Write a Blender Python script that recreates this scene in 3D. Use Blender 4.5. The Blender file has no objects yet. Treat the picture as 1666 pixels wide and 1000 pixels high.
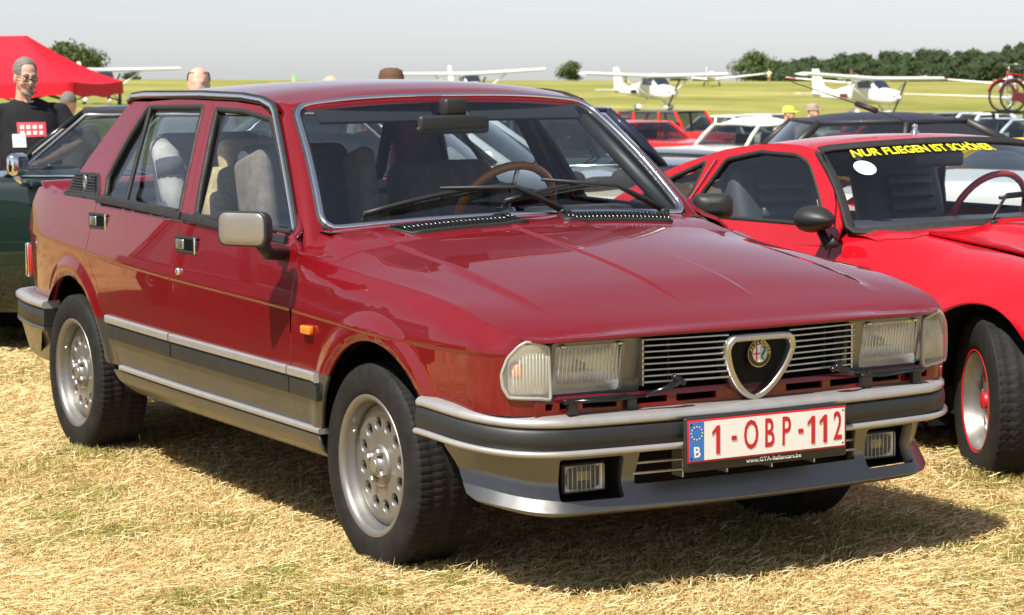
import bpy, bmesh, math, random
import numpy as np
from mathutils import Vector, Matrix, geometry
from math import sin, cos, pi, radians, sqrt, atan2, hypot
random.seed(7); RNG = np.random.default_rng(7)
scn = bpy.context.scene
COL = scn.collection

# ------------------------------------------------------------------ camera, sky, sun, exposure
CAM = (5.93248, -3.72392, 1.41342); AZ, PIT, ROLL, FPX = 2.6184397, -0.1001373, 0.0092772, 3815.395
_f = Vector((cos(PIT)*cos(AZ), cos(PIT)*sin(AZ), sin(PIT)))
_r = _f.cross(Vector((0, 0, 1))).normalized(); _d = _f.cross(_r)
CR = cos(ROLL)*_r + sin(ROLL)*_d; CD = -sin(ROLL)*_r + cos(ROLL)*_d; CF = _f
cd = bpy.data.cameras.new('camera'); cam = bpy.data.objects.new('camera', cd); COL.objects.link(cam)
cam.matrix_world = Matrix(((CR.x, -CD.x, -CF.x, CAM[0]), (CR.y, -CD.y, -CF.y, CAM[1]), (CR.z, -CD.z, -CF.z, CAM[2]), (0, 0, 0, 1)))
cd.sensor_width = 36; cd.lens = FPX/1666*36; cd.clip_start = .1; cd.clip_end = 6000
cd.dof.use_dof = True; cd.dof.focus_distance = 6.2; cd.dof.aperture_fstop = 13
scn.camera = cam
TOSUN = Vector((.25, -.60, 1.0)).normalized()
w = bpy.data.worlds.new('World'); scn.world = w; w.use_nodes = True
nt = w.node_tree; bg = nt.nodes['Background']
sky = nt.nodes.new('ShaderNodeTexSky'); sky.sky_type = 'NISHITA'; sky.sun_disc = False
sky.sun_elevation = math.asin(TOSUN.z); sky.sun_rotation = atan2(TOSUN.x, TOSUN.y)
sky.air_density = 1.0; sky.dust_density = .45; sky.ozone_density = 1.0; sky.altitude = 50
hs = nt.nodes.new('ShaderNodeHueSaturation'); hs.inputs['Saturation'].default_value = .38; hs.inputs['Value'].default_value = 1.0
tn = nt.nodes.new('ShaderNodeMix'); tn.data_type = 'RGBA'; tn.blend_type = 'MULTIPLY'; tn.inputs[0].default_value = 1; tn.inputs[7].default_value = (.95, .985, 1.085, 1)   # white haze
nt.links.new(sky.outputs[0], hs.inputs['Color']); nt.links.new(hs.outputs[0], tn.inputs[6]); nt.links.new(tn.outputs[2], bg.inputs[0])
bg.inputs[1].default_value = .074
sd = bpy.data.lights.new('sun', 'SUN'); sd.energy = 5.0; sd.angle = radians(.6); sd.color = (1, .95, .86)
sun = bpy.data.objects.new('sun', sd); COL.objects.link(sun)
sun.rotation_euler = TOSUN.to_track_quat('Z', 'Y').to_euler(); sun.location = (0, -10, 15)
vs = scn.view_settings; vs.view_transform = 'Standard'; vs.look = 'None'; vs.exposure = 0.72; vs.gamma = 1
scn.render.engine = 'CYCLES'; scn.cycles.max_bounces = 8; scn.cycles.transparent_max_bounces = 24
scn.cycles.use_denoising = True; scn.cycles.caustics_reflective = False; scn.cycles.caustics_refractive = False

def ray(u, v): return CF + CR*((u-833)/FPX) + CD*((v-500)/FPX)
def at_depth(u, v, D): return Vector(CAM) + ray(u, v)*D
def on_z(u, v, z):
    d = ray(u, v); return Vector(CAM) + d*((z-CAM[2])/d.z)
def on_x(u, v, x):
    d = ray(u, v); return Vector(CAM) + d*((x-CAM[0])/d.x)

# ------------------------------------------------------------------ materials
def ramp(nt, fac, stops):
    n = nt.nodes.new('ShaderNodeValToRGB'); e = n.color_ramp.elements
    while len(e) < len(stops): e.new(.5)
    for i, (p, c) in enumerate(stops): e[i].position = p; e[i].color = (*c, 1)
    if fac is not None: nt.links.new(fac, n.inputs[0])
    return n
def noise(nt, scale, detail=4, coord='Object', rough=.55, dist=0):
    tc = nt.nodes.new('ShaderNodeTexCoord'); n = nt.nodes.new('ShaderNodeTexNoise')
    n.inputs['Scale'].default_value = scale; n.inputs['Detail'].default_value = detail
    n.inputs['Roughness'].default_value = rough; n.inputs['Distortion'].default_value = dist
    nt.links.new(tc.outputs[coord], n.inputs['Vector']); return n
def mat(name, col, rough=.5, metal=0, coat=0, spec=.5, bump=0, bscale=60, var=0, vscale=8, emit=None, rvar=0, coatr=.03):
    m = bpy.data.materials.new(name); m.use_nodes = True; nt = m.node_tree; b = nt.nodes['Principled BSDF']
    b.inputs['Base Color'].default_value = (*col, 1); b.inputs['Roughness'].default_value = rough
    b.inputs['Metallic'].default_value = metal; b.inputs['Coat Weight'].default_value = coat; b.inputs['Coat Roughness'].default_value = coatr
    b.inputs['Specular IOR Level'].default_value = spec
    if var:
        n = noise(nt, vscale, 5); lo = tuple(max(0, c*(1-var)) for c in col); hi = tuple(min(1, c*(1+var)) for c in col)
        r = ramp(nt, n.outputs[0], [(.3, lo), (.7, hi)]); nt.links.new(r.outputs[0], b.inputs['Base Color'])
    if rvar:
        n2 = noise(nt, vscale*.7, 6); mr = nt.nodes.new('ShaderNodeMapRange')
        mr.inputs['From Min'].default_value = .3; mr.inputs['From Max'].default_value = .7
        mr.inputs['To Min'].default_value = max(.0, rough-rvar); mr.inputs['To Max'].default_value = rough+rvar
        nt.links.new(n2.outputs[0], mr.inputs[0]); nt.links.new(mr.outputs[0], b.inputs['Roughness'])
    if bump:
        n3 = noise(nt, bscale, 3); bp = nt.nodes.new('ShaderNodeBump'); bp.inputs['Strength'].default_value = bump; bp.inputs['Distance'].default_value = .004
        nt.links.new(n3.outputs[0], bp.inputs['Height']); nt.links.new(bp.outputs[0], b.inputs['Normal'])
    if emit: b.inputs['Emission Color'].default_value = (*emit[0], 1); b.inputs['Emission Strength'].default_value = emit[1]
    return m
def glassmat(name, tint=(.86, .92, .90), refl=1.0, rough=.0, frost=0):
    """thin window pane: see-through with a fresnel reflection"""
    m = bpy.data.materials.new(name); m.use_nodes = True; nt = m.node_tree; nt.nodes.clear()
    o = nt.nodes.new('ShaderNodeOutputMaterial'); mx = nt.nodes.new('ShaderNodeMixShader')
    t = nt.nodes.new('ShaderNodeBsdfTransparent'); t.inputs[0].default_value = (*tint, 1)
    g = nt.nodes.new('ShaderNodeBsdfGlossy'); g.inputs['Roughness'].default_value = rough; g.inputs[0].default_value = (.95, .97, 1, 1)
    ge = nt.nodes.new('ShaderNodeNewGeometry'); dt = nt.nodes.new('ShaderNodeVectorMath'); dt.operation = 'DOT_PRODUCT'
    nt.links.new(ge.outputs['Normal'], dt.inputs[0]); nt.links.new(ge.outputs['Incoming'], dt.inputs[1])
    def mth(op, a, b=None, cl=False):
        n = nt.nodes.new('ShaderNodeMath'); n.operation = op; n.use_clamp = cl
        for i, q in enumerate((a, b)):
            if q is None or q is True: continue
            if isinstance(q, (int, float)): n.inputs[i].default_value = q
            else: nt.links.new(q, n.inputs[i])
        return n.outputs[0]
    sch = mth('POWER', mth('SUBTRACT', 1.0, mth('ABSOLUTE', dt.outputs['Value'])), 5.0)      # two surfaces of a thin pane
    fac = mth('MULTIPLY_ADD', sch, .92*refl, True); fac.node.inputs[2].default_value = .075*refl
    nt.links.new(fac, mx.inputs[0])
    if frost:
        df = nt.nodes.new('ShaderNodeBsdfDiffuse'); df.inputs[0].default_value = (.8, .8, .77, 1); m2 = nt.nodes.new('ShaderNodeMixShader'); m2.inputs[0].default_value = frost
        nt.links.new(t.outputs[0], m2.inputs[1]); nt.links.new(df.outputs[0], m2.inputs[2]); t = m2
    nt.links.new(t.outputs[0], mx.inputs[1]); nt.links.new(g.outputs[0], mx.inputs[2]); nt.links.new(mx.outputs[0], o.inputs[0])
    return m
def paint(name, col, rough=.5, dust=.22):
    """clear-coated paint with a little dust in the coat"""
    m = mat(name, col, rough, 0, 1.0, .08, var=.06, vscale=3)
    nt = m.node_tree; b = nt.nodes['Principled BSDF']
    n = noise(nt, 2.2, 6); mr = nt.nodes.new('ShaderNodeMapRange')
    mr.inputs['From Min'].default_value = .35; mr.inputs['From Max'].default_value = .75
    mr.inputs['To Min'].default_value = .008; mr.inputs['To Max'].default_value = .008+.16*dust
    nt.links.new(n.outputs[0], mr.inputs[0]); nt.links.new(mr.outputs[0], b.inputs['Coat Roughness'])
    return m
M = {}
M['paint'] = paint('dark_red_paint', (.145, .0019, .0054))
M['redpaint'] = paint('bright_red_paint', (.44, .0038, .0105))
M['greenpaint'] = paint('dark_green_paint', (.018, .034, .026))
M['silver'] = mat('silver_paint', (.175, .173, .168), .42, .95, .25, var=.05, rvar=.04)
M['silverstrip'] = mat('silver_strip', (.46, .45, .44), .36, .6, .2, var=.06, vscale=20)
M['chrome'] = mat('chrome', (.80, .81, .84), .10, 1.0, rvar=.04)
M['satin'] = mat('satin_metal', (.50, .49, .47), .36, 1.0, rvar=.06)
M['alloy'] = mat('alloy_wheel', (.26, .25, .235), .42, .75, .15, var=.08, vscale=14, rvar=.06)
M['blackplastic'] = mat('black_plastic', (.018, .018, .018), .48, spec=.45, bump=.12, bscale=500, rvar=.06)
M['blackgloss'] = mat('black_gloss', (.008, .008, .008), .18)
M['rubber'] = mat('rubber', (.020, .0195, .019), .62, spec=.35, var=.25, vscale=30, rvar=.08)
M['tyre'] = mat('tyre_rubber', (.014, .0135, .013), .7, spec=.22, var=.35, vscale=22, bump=.15, bscale=240)
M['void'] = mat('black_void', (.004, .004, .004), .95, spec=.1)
M['under'] = mat('underbody', (.012, .011, .010), .9, spec=.2)
M['glass'] = glassmat('window_glass', (.93, .96, .95))
M['lampglass'] = glassmat('lamp_glass', (.95, .96, .94), .9, .02, frost=.15)
M['lensrib'] = glassmat('lens_rib', (.95, .96, .94), 1.0, .05, frost=.5)
M['carglass'] = glassmat('tinted_car_glass', (.42, .47, .47))
M['reflector'] = mat('reflector', (.90, .89, .84), .34, .85, bump=.35, bscale=50)
M['orange'] = mat('orange_lens', (.85, .20, .01), .22, coat=.6)
M['white'] = mat('white_plate', (.80, .79, .76), .4, var=.03)
M['platered'] = mat('plate_red', (.50, .012, .018), .4)
M['plateblue'] = mat('plate_blue', (.03, .17, .55), .4)
M['yellow'] = mat('yellow_print', (.85, .72, .02), .5)
M['cloth'] = mat('seat_cloth', (.17, .15, .13), .95, spec=.15, var=.25, vscale=25, bump=.3, bscale=300)
M['clothbeige'] = mat('beige_cloth', (.40, .33, .20), .95, spec=.15, var=.2, vscale=60, bump=.3, bscale=300)
M['clothdark'] = mat('dark_cloth', (.055, .06, .07), .95, spec=.15, var=.25, vscale=25)
M['clothnavy'] = mat('navy_cloth', (.018, .020, .027), .95, spec=.15)
M['pattern'] = mat('pale_cloth', (.34, .33, .33), .95, spec=.1, var=.3, vscale=12)
M['leather'] = mat('black_leather', (.040, .044, .055), .45, spec=.5, bump=.1, bscale=120)
M['tan'] = mat('tan_wood', (.42, .17, .05), .4, coat=.4)
M['paper'] = mat('paper', (.82, .83, .85), .8)

# ------------------------------------------------------------------ mesh helpers
def link(name, me, m=None, parent=None, smooth=True):
    o = bpy.data.objects.new(name, me); COL.objects.link(o)
    if m is not None: me.materials.append(M[m] if isinstance(m, str) else m)
    if parent is not None: o.parent = parent
    return o
def thing(name, label, cat, loc=(0, 0, 0), rz=0, group=None):
    o = bpy.data.objects.new(name, None); COL.objects.link(o); o.location = loc; o.rotation_euler = (0, 0, rz)
    o.empty_display_size = .2; tag(o, label, cat, group); return o
def tag(o, label, cat, group=None):
    o['label'] = label; o['category'] = cat
    if group: o['group'] = group
    return o
def rawmesh(name, V, F, m=None, parent=None, smooth=True, N=None):
    me = bpy.data.meshes.new(name); me.from_pydata([tuple(v) for v in V], [], [tuple(f) for f in F]); me.update()
    if smooth:
        me.polygons.foreach_set('use_smooth', [True]*len(me.polygons))
        if N is not None: me.normals_split_custom_set_from_vertices([tuple(n) for n in N])
    return link(name, me, m, parent)
class MB:
    """collects shapes into one mesh"""
    def __init__(s): s.V = []; s.F = []; s.S = []
    def add(s, V, F, smooth=False):
        o = len(s.V); s.V += [tuple(v) for v in V]; s.F += [tuple(i+o for i in f) for f in F]; s.S += [smooth]*len(F); return s
    def box(s, c, d, R=None, taper=1.0):
        c = Vector(c); P = []
        for z in (-1, 1):
            k = taper if z > 0 else 1
            for y in (-1, 1):
                for x in (-1, 1):
                    v = Vector((x*d[0]/2*k, y*d[1]/2*k, z*d[2]/2)); P.append(c+(R @ v if R else v))
        return s.add(P, [(0, 2, 3, 1), (4, 5, 7, 6), (0, 1, 5, 4), (2, 6, 7, 3), (0, 4, 6, 2), (1, 3, 7, 5)])
    def rbox(s, c, d, r=.01, n=3, R=None):
        """box with rounded edges (superellipsoid-like grid)"""
        c = Vector(c); bm = bmesh.new(); bmesh.ops.create_cube(bm, size=1)
        for v in bm.verts: v.co = Vector((v.co.x*d[0], v.co.y*d[1], v.co.z*d[2]))
        bmesh.ops.bevel(bm, geom=bm.edges[:], offset=min(r, min(d)*.49), segments=n, affect='EDGES', profile=.5)
        bm.verts.ensure_lookup_table(); P = [c+(R @ v.co if R else v.co) for v in bm.verts]; F = [[v.index for v in f.verts] for f in bm.faces]; bm.free()
        return s.add(P, F, True)
    def tube(s, pts, r, n=8, cap=True, closed=False):
        pts = [Vector(p) for p in pts]; k = len(pts); rs = r if hasattr(r, '__len__') else [r]*k; P = []; F = []
        up = None
        for i, p in enumerate(pts):
            t = (pts[(i+1) % k]-pts[i-1]) if closed else (pts[min(i+1, k-1)]-pts[max(i-1, 0)])
            t = t.normalized() if t.length > 1e-9 else Vector((0, 0, 1))
            if up is None:
                up = Vector((0, 0, 1)) if abs(t.z) < .9 else Vector((1, 0, 0))
            a = t.cross(up).normalized(); up = a.cross(t).normalized()
            for j in range(n):
                q = 2*pi*j/n; P.append(p+(a*cos(q)+up*sin(q))*rs[i])
        m = k if closed else k-1
        for i in range(m):
            for j in range(n):
                i2 = (i+1) % k; F.append((i*n+j, i*n+(j+1) % n, i2*n+(j+1) % n, i2*n+j))
        if cap and not closed: F += [tuple(range(n))[::-1], tuple(range((k-1)*n, k*n))]
        return s.add(P, F, True)
    def lathe(s, prof, c=(0, 0, 0), axis='z', n=32, a0=0, a1=2*pi, smooth=True):
        c = Vector(c); full = abs(a1-a0-2*pi) < 1e-6; k = n if full else n+1; P = []; F = []
        for r, h in prof:
            for j in range(k):
                q = a0+(a1-a0)*j/n; x, y = r*cos(q), r*sin(q)
                P.append(c+Vector({'z': (x, y, h), 'y': (x, h, y), 'x': (h, x, y)}[axis]))
        for i in range(len(prof)-1):
            for j in range(n): F.append((i*k+j, i*k+(j+1) % k, (i+1)*k+(j+1) % k, (i+1)*k+j))
        return s.add(P, F, smooth)
    def prism(s, poly, h0, h1, f=None, inset=0):
        """extrude a 2-D polygon: f(u,v,h)->xyz"""
        f = f or (lambda u, v, h: (u, v, h)); n = len(poly)
        P = [f(u, v, h0) for u, v in poly]+[f(u, v, h1) for u, v in poly]
        F = [(i, (i+1) % n, n+(i+1) % n, n+i) for i in range(n)]
        tri = geometry.tessellate_polygon([[Vector((u, v, 0)) for u, v in poly]])
        F += [tuple(t) for t in tri]+[tuple(n+i for i in t[::-1]) for t in tri]
        return s.add(P, F)
    def grid(s, G, closed_u=False, closed_v=False, smooth=True):
        nu, nv = len(G), len(G[0]); P = [p for r in G for p in r]; F = []
        for i in range(nu if closed_u else nu-1):
            for j in range(nv if closed_v else nv-1):
                i2, j2 = (i+1) % nu, (j+1) % nv; F.append((i*nv+j, i*nv+j2, i2*nv+j2, i2*nv+j))
        return s.add(P, F, smooth)
    def build(s, name, m=None, parent=None, fix=True, bevel=0):
        me = bpy.data.meshes.new(name); me.from_pydata(s.V, [], s.F); me.update()
        if bevel or fix:
            bm = bmesh.new(); bm.from_mesh(me)
            for f, sm in zip(bm.faces, s.S): f.smooth = sm
            if bevel:
                es = [e for e in bm.edges if len(e.link_faces) == 2 and e.calc_face_angle(0) > .5]
                bmesh.ops.bevel(bm, geom=es, offset=bevel, segments=2, affect='EDGES', profile=.6)
            bmesh.ops.recalc_face_normals(bm, faces=bm.faces[:]); bm.to_mesh(me); bm.free()
        else: me.polygons.foreach_set('use_smooth', s.S)
        return link(name, me, m, parent)
def spl(xs, ys):
    xs = np.array(xs, float); ys = np.array(ys, float); h = np.diff(xs); d = np.diff(ys)/h
    m = np.zeros_like(xs); m[0] = d[0]; m[-1] = d[-1]
    for i in range(1, len(xs)-1): m[i] = 0 if d[i-1]*d[i] <= 0 else 2*d[i-1]*d[i]/(d[i-1]+d[i])
    xl, hl, yl, ml = xs.tolist(), h.tolist(), ys.tolist(), m.tolist()
    def f(x):
        x = min(max(x, xl[0]), xl[-1]); i = 0
        while i < len(xl)-2 and x >= xl[i+1]: i += 1
        t = (x-xl[i])/hl[i]
        return yl[i]*(1+2*t)*(1-t)**2+ml[i]*hl[i]*t*(1-t)**2+yl[i+1]*t*t*(3-2*t)+ml[i+1]*hl[i]*t*t*(t-1)
    return f
def sm(t): t = min(1, max(0, t)); return t*t*(3-2*t)
def lerp(a, b, t): return a+(b-a)*t
def inside(p, poly):
    x, y = p; c = False; n = len(poly); j = n-1
    for i in range(n):
        xi, yi = poly[i]; xj, yj = poly[j]
        if (yi > y) != (yj > y) and x < (xj-xi)*(y-yi)/(yj-yi)+xi: c = not c
        j = i
    return c
def densify(poly, step):
    out = []
    for i in range(len(poly)):
        a, b = poly[i], poly[(i+1) % len(poly)]; n = max(1, int(math.ceil(hypot(b[0]-a[0], b[1]-a[1])/step)))
        out += [(a[0]+(b[0]-a[0])*k/n, a[1]+(b[1]-a[1])*k/n) for k in range(n)]
    return out
def round_poly(poly, r, n=5):
    """round the corners of a polygon; r may be a list"""
    out = []; k = len(poly)
    for i in range(k):
        p = Vector(poly[i]); a = Vector(poly[i-1])-p; b = Vector(poly[(i+1) % k])-p
        rr = r[i] if hasattr(r, '__len__') else r
        if rr <= 0: out.append(tuple(p)); continue
        d = min(rr, a.length*.45, b.length*.45); p0 = p+a.normalized()*d; p1 = p+b.normalized()*d
        for q in range(n+1):
            t = q/n; out.append(tuple(p0*(1-t)**2+p*2*t*(1-t)+p1*t*t))
    return out
def arc(cx, cy, r, a0, a1, n=16): return [(cx+r*cos(radians(a0+(a1-a0)*i/n)), cy+r*sin(radians(a0+(a1-a0)*i/n))) for i in range(n+1)]
def circ(cx, cy, r, n=20): return [(cx+r*cos(2*pi*i/n), cy+r*sin(2*pi*i/n)) for i in range(n)]
def snormal(f, u, v, e=.002):
    a = Vector(f(u+e, v))-Vector(f(u-e, v)); b = Vector(f(u, v+e))-Vector(f(u, v-e)); n = a.cross(b)
    return n.normalized() if n.length > 1e-14 else Vector((0, 0, 1))
_pcache = {}
def panel(name, poly, f, m, parent, holes=(), step=.025, extra=(), flange=.012, flip=False, mirror=False, rad=.0025):
    """sheet-metal panel: 2-D outline (with holes) triangulated and laid on the surface f(u,v), with rolled edges.
    Normals come from the surface itself so reflections run clean."""
    key = (tuple(map(tuple, poly)), tuple(tuple(map(tuple, h)) for h in holes), step, len(extra))
    if key in _pcache: pv, T = _pcache[key]
    else:
        loops = [densify(poly, step)]+[densify(h, step*.7) for h in holes]
        P = []; E = []
        for L in loops:
            o = len(P); P += L; E += [(o+i, o+(i+1) % len(L)) for i in range(len(L))]
        nb = len(P); B = np.array(P)
        u0, v0 = B.min(0); u1, v1 = B.max(0)
        def ok(p, md):
            if (np.min((B[:, 0]-p[0])**2+(B[:, 1]-p[1])**2)) < md*md: return False
            return inside(p, loops[0]) and not any(inside(p, h) for h in loops[1:])
        ex = [p for p in extra if ok(p, step*.3)]
        EX = np.array(ex) if ex else None
        P = list(P)+ex
        nu = int((u1-u0)/step)+1; nv = int((v1-v0)/step)+1
        for i in range(1, nu+1):
            for j in range(1, nv+1):
                p = (u0+(i-.5*(j % 2)*.5)*step, v0+j*step)
                if EX is not None and np.min((EX[:, 0]-p[0])**2+(EX[:, 1]-p[1])**2) < (step*.4)**2: continue
                if ok(p, step*.5): P.append(p)
        r = geometry.delaunay_2d_cdt([Vector(p) for p in P], E, [], 0, 1e-6)
        pv = [(p.x, p.y) for p in r[0]]; T = []
        for t in r[2]:
            c = (sum(pv[i][0] for i in t)/len(t), sum(pv[i][1] for i in t)/len(t))
            if inside(c, loops[0]) and not any(inside(c, h) for h in loops[1:]): T.append(tuple(t))
        _pcache[key] = (pv, T)
    V = [Vector(f(*p)) for p in pv]; N = [snormal(f, *p) for p in pv]
    if flip: N = [-n for n in N]
    T2 = []
    for t in T:
        n = (V[t[1]]-V[t[0]]).cross(V[t[2]]-V[t[0]])
        T2.append(t if n.dot(N[t[0]]) > 0 else t[::-1])
    T = T2
    if flange:
        from collections import Counter
        ec = {}
        for t in T:
            for a, b in ((t[0], t[1]), (t[1], t[2]), (t[2], t[0])): ec[(a, b)] = 1
        be = [(a, b) for (a, b) in ec if (b, a) not in ec]
        out = {}
        for a, b in be:
            d = (V[b]-V[a]); 
            if d.length < 1e-9: continue
            for k in (a, b): out[k] = out.get(k, Vector())+d.normalized().cross(N[k])
        r1 = {}; r2 = {}
        for k, d in out.items():
            d = d.normalized() if d.length > 1e-6 else N[k]
            r1[k] = len(V); V.append(V[k]+d*rad-N[k]*rad); N.append((d*.8+N[k]*.3).normalized())
            r2[k] = len(V); V.append(V[k]+d*rad*.9-N[k]*flange); N.append(d)
        for a, b in be:
            if a in r1 and b in r1: T += [(b, a, r1[a], r1[b]), (r1[b], r1[a], r2[a], r2[b])]
    if mirror:
        V = [Vector((v.x, -v.y, v.z)) for v in V]; N = [Vector((n.x, -n.y, n.z)) for n in N]; T = [t[::-1] for t in T]
    return rawmesh(name, V, T, m, parent, True, N)
def surf(name, f, us, vs_, m, parent, flip=False, flange=0, mirror=False):
    """grid surface with analytic normals"""
    V = [Vector(f(u, v)) for u in us for v in vs_]; N = [snormal(f, u, v, .001) for u in us for v in vs_]
    if flip: N = [-n for n in N]
    nv = len(vs_); F = []
    for i in range(len(us)-1):
        for j in range(nv-1):
            t = (i*nv+j, (i+1)*nv+j, (i+1)*nv+j+1, i*nv+j+1); n = (V[t[2]]-V[t[0]]).cross(V[t[3]]-V[t[1]])
            F.append(t if n.dot(N[t[0]]) > 0 else t[::-1])
    if flange:
        nu = len(us); per = [(i, 0) for i in range(nu)]+[(nu-1, j) for j in range(1, nv)]+[(i, nv-1) for i in range(nu-2, -1, -1)]+[(0, j) for j in range(nv-2, 0, -1)]
        ids = [i*nv+j for i, j in per]; k = len(ids); ctr = sum(V, Vector())/len(V); base = len(V)
        for q in range(k):
            a, b = V[ids[q-1]], V[ids[(q+1) % k]]; n = N[ids[q]]; d = (b-a).cross(n); d = d.normalized() if d.length > 1e-9 else n
            if d.dot(V[ids[q]]-ctr) < 0: d = -d
            V.append(V[ids[q]]+d*.0025-n*.0025); N.append((d*.8+n*.3).normalized())
            V.append(V[ids[q]]+d*.002-n*flange); N.append(d)
        for q in range(k):
            q2 = (q+1) % k; a, b, c, d2 = ids[q], ids[q2], base+2*q2, base+2*q
            for t in ((a, b, c, d2), (d2, c, c+1, d2+1)):
                n = (V[t[2]]-V[t[0]]).cross(V[t[3]]-V[t[1]]); F.append(t if n.dot(N[d2]) > 0 else t[::-1])
    if mirror:
        V = [Vector((v.x, -v.y, v.z)) for v in V]; N = [Vector((n.x, -n.y, n.z)) for n in N]; F = [t[::-1] for t in F]
    return rawmesh(name, V, F, m, parent, True, N)
def sweep(name, path, prof, out, m, parent, closed=False, mirror=False, mb=None):
    """sweep a small profile [(side, outwards)] along a path; out = vector or list of outward vectors"""
    path = [Vector(p) for p in path]; k = len(path); G = []
    for i, p in enumerate(path):
        t = (path[(i+1) % k]-path[i-1]) if closed else (path[min(i+1, k-1)]-path[max(i-1, 0)])
        t = t.normalized(); o = Vector(out[i] if isinstance(out, list) else out); o = (o-t*o.dot(t)).normalized(); s = t.cross(o)
        G.append([p+s*a+o*b for a, b in prof])
    own = mb is None; mb = mb or MB()
    if mirror: G = [[Vector((q.x, -q.y, q.z)) for q in r] for r in G]
    mb.grid(G, closed_u=closed, closed_v=True)
    if not closed:
        n = len(prof); mb.add(G[0], [tuple(range(n))]); mb.add(G[-1], [tuple(range(n))])
    return mb.build(name, m, parent) if own else mb
def rprof(w, h, r=.3, n=3):
    """rounded strip profile: width w, height h above the base"""
    q = r*min(w, h); P = [(-w/2, 0)]
    for i in range(n+1): a = pi-pi/2*i/n; P.append((-w/2+q+q*cos(a), h-q+q*sin(a)))
    for i in range(n+1): a = pi/2-pi/2*i/n; P.append((w/2-q+q*cos(a), h-q+q*sin(a)))
    return P+[(w/2, 0)]
_fontcache = {}
def text_mesh(s, size, extr=.0008, shear=0, bold=0, spacing=1.0):
    """letters as mesh data in the x-y plane, centred; width is returned too"""
    cu = bpy.data.curves.new('lettering', 'FONT'); cu.body = s; cu.size = size; cu.extrude = extr; cu.shear = shear; cu.offset = bold; cu.space_character = spacing
    cu.align_x = 'CENTER'; cu.align_y = 'CENTER'; cu.resolution_u = 3
    o = bpy.data.objects.new('lettering', cu); COL.objects.link(o); bpy.context.view_layer.update()
    me = bpy.data.meshes.new_from_object(o.evaluated_get(bpy.context.evaluated_depsgraph_get())); bpy.data.objects.remove(o); bpy.data.curves.remove(cu)
    return me
def letters(name, s, size, f, m, parent, **k):
    """place lettering: f(u,v,h) maps the flat letter plane to 3-D"""
    sx = k.pop('sx', 1.0); me = text_mesh(s, size, **k)
    for v in me.vertices: v.co = Vector(f(v.co.x*sx, v.co.y, v.co.z))
    return link(name, me, m, parent)
def copy_tree(o, parent=None):
    c = o.copy(); COL.objects.link(c); c.parent = parent
    for ch in list(o.children): copy_tree(ch, c)
    return c
# ------------------------------------------------------------------ wheels (shared by every car)
def tyre_mesh(R, w, rim, depth=.005, blocks=84, nA=420, style=0):
    """tyre with tread blocks; axis y, outer face at y=-w/2"""
    prof = []
    hb = R-rim
    for r, y in [(rim-.004, -.40), (rim+.004, -.47), (rim+.25*hb, -.505), (rim+.55*hb, -.515), (rim+.80*hb, -.49), (R-.012, -.46), (R-.004, -.43)]: prof.append((r, y*w, 0))
    for k in range(15): y = -.41+.82*k/14; prof.append((R-.004*abs(y/.41)**3, y*w, 1))
    for r, y in [(R-.004, .43), (R-.012, .46), (rim+.55*hb, .515), (rim+.25*hb, .505), (rim-.004, .40)]: prof.append((r, y*w, 0))
    G = []
    for i in range(nA):
        a = 2*pi*i/nA; row = []
        for q, (r, y, t) in enumerate(prof):
            rr = r
            if t:
                k = q-7; groove = k in (3, 11) or k == 7
                ph = (i*blocks/nA + (.35*abs(k-7)/7 if style == 0 else .5*(k % 2))) % 1
                if groove: rr -= depth
                elif ph < .21 and k not in (6, 8): rr -= depth*.85
            elif q in (5, 6) or q in (22, 23):
                ph = (i*blocks/nA+.35) % 1
                if ph < .22: rr -= depth*.35
            row.append((rr*cos(a), y, rr*sin(a)))
        G.append(row)
    return G
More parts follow.
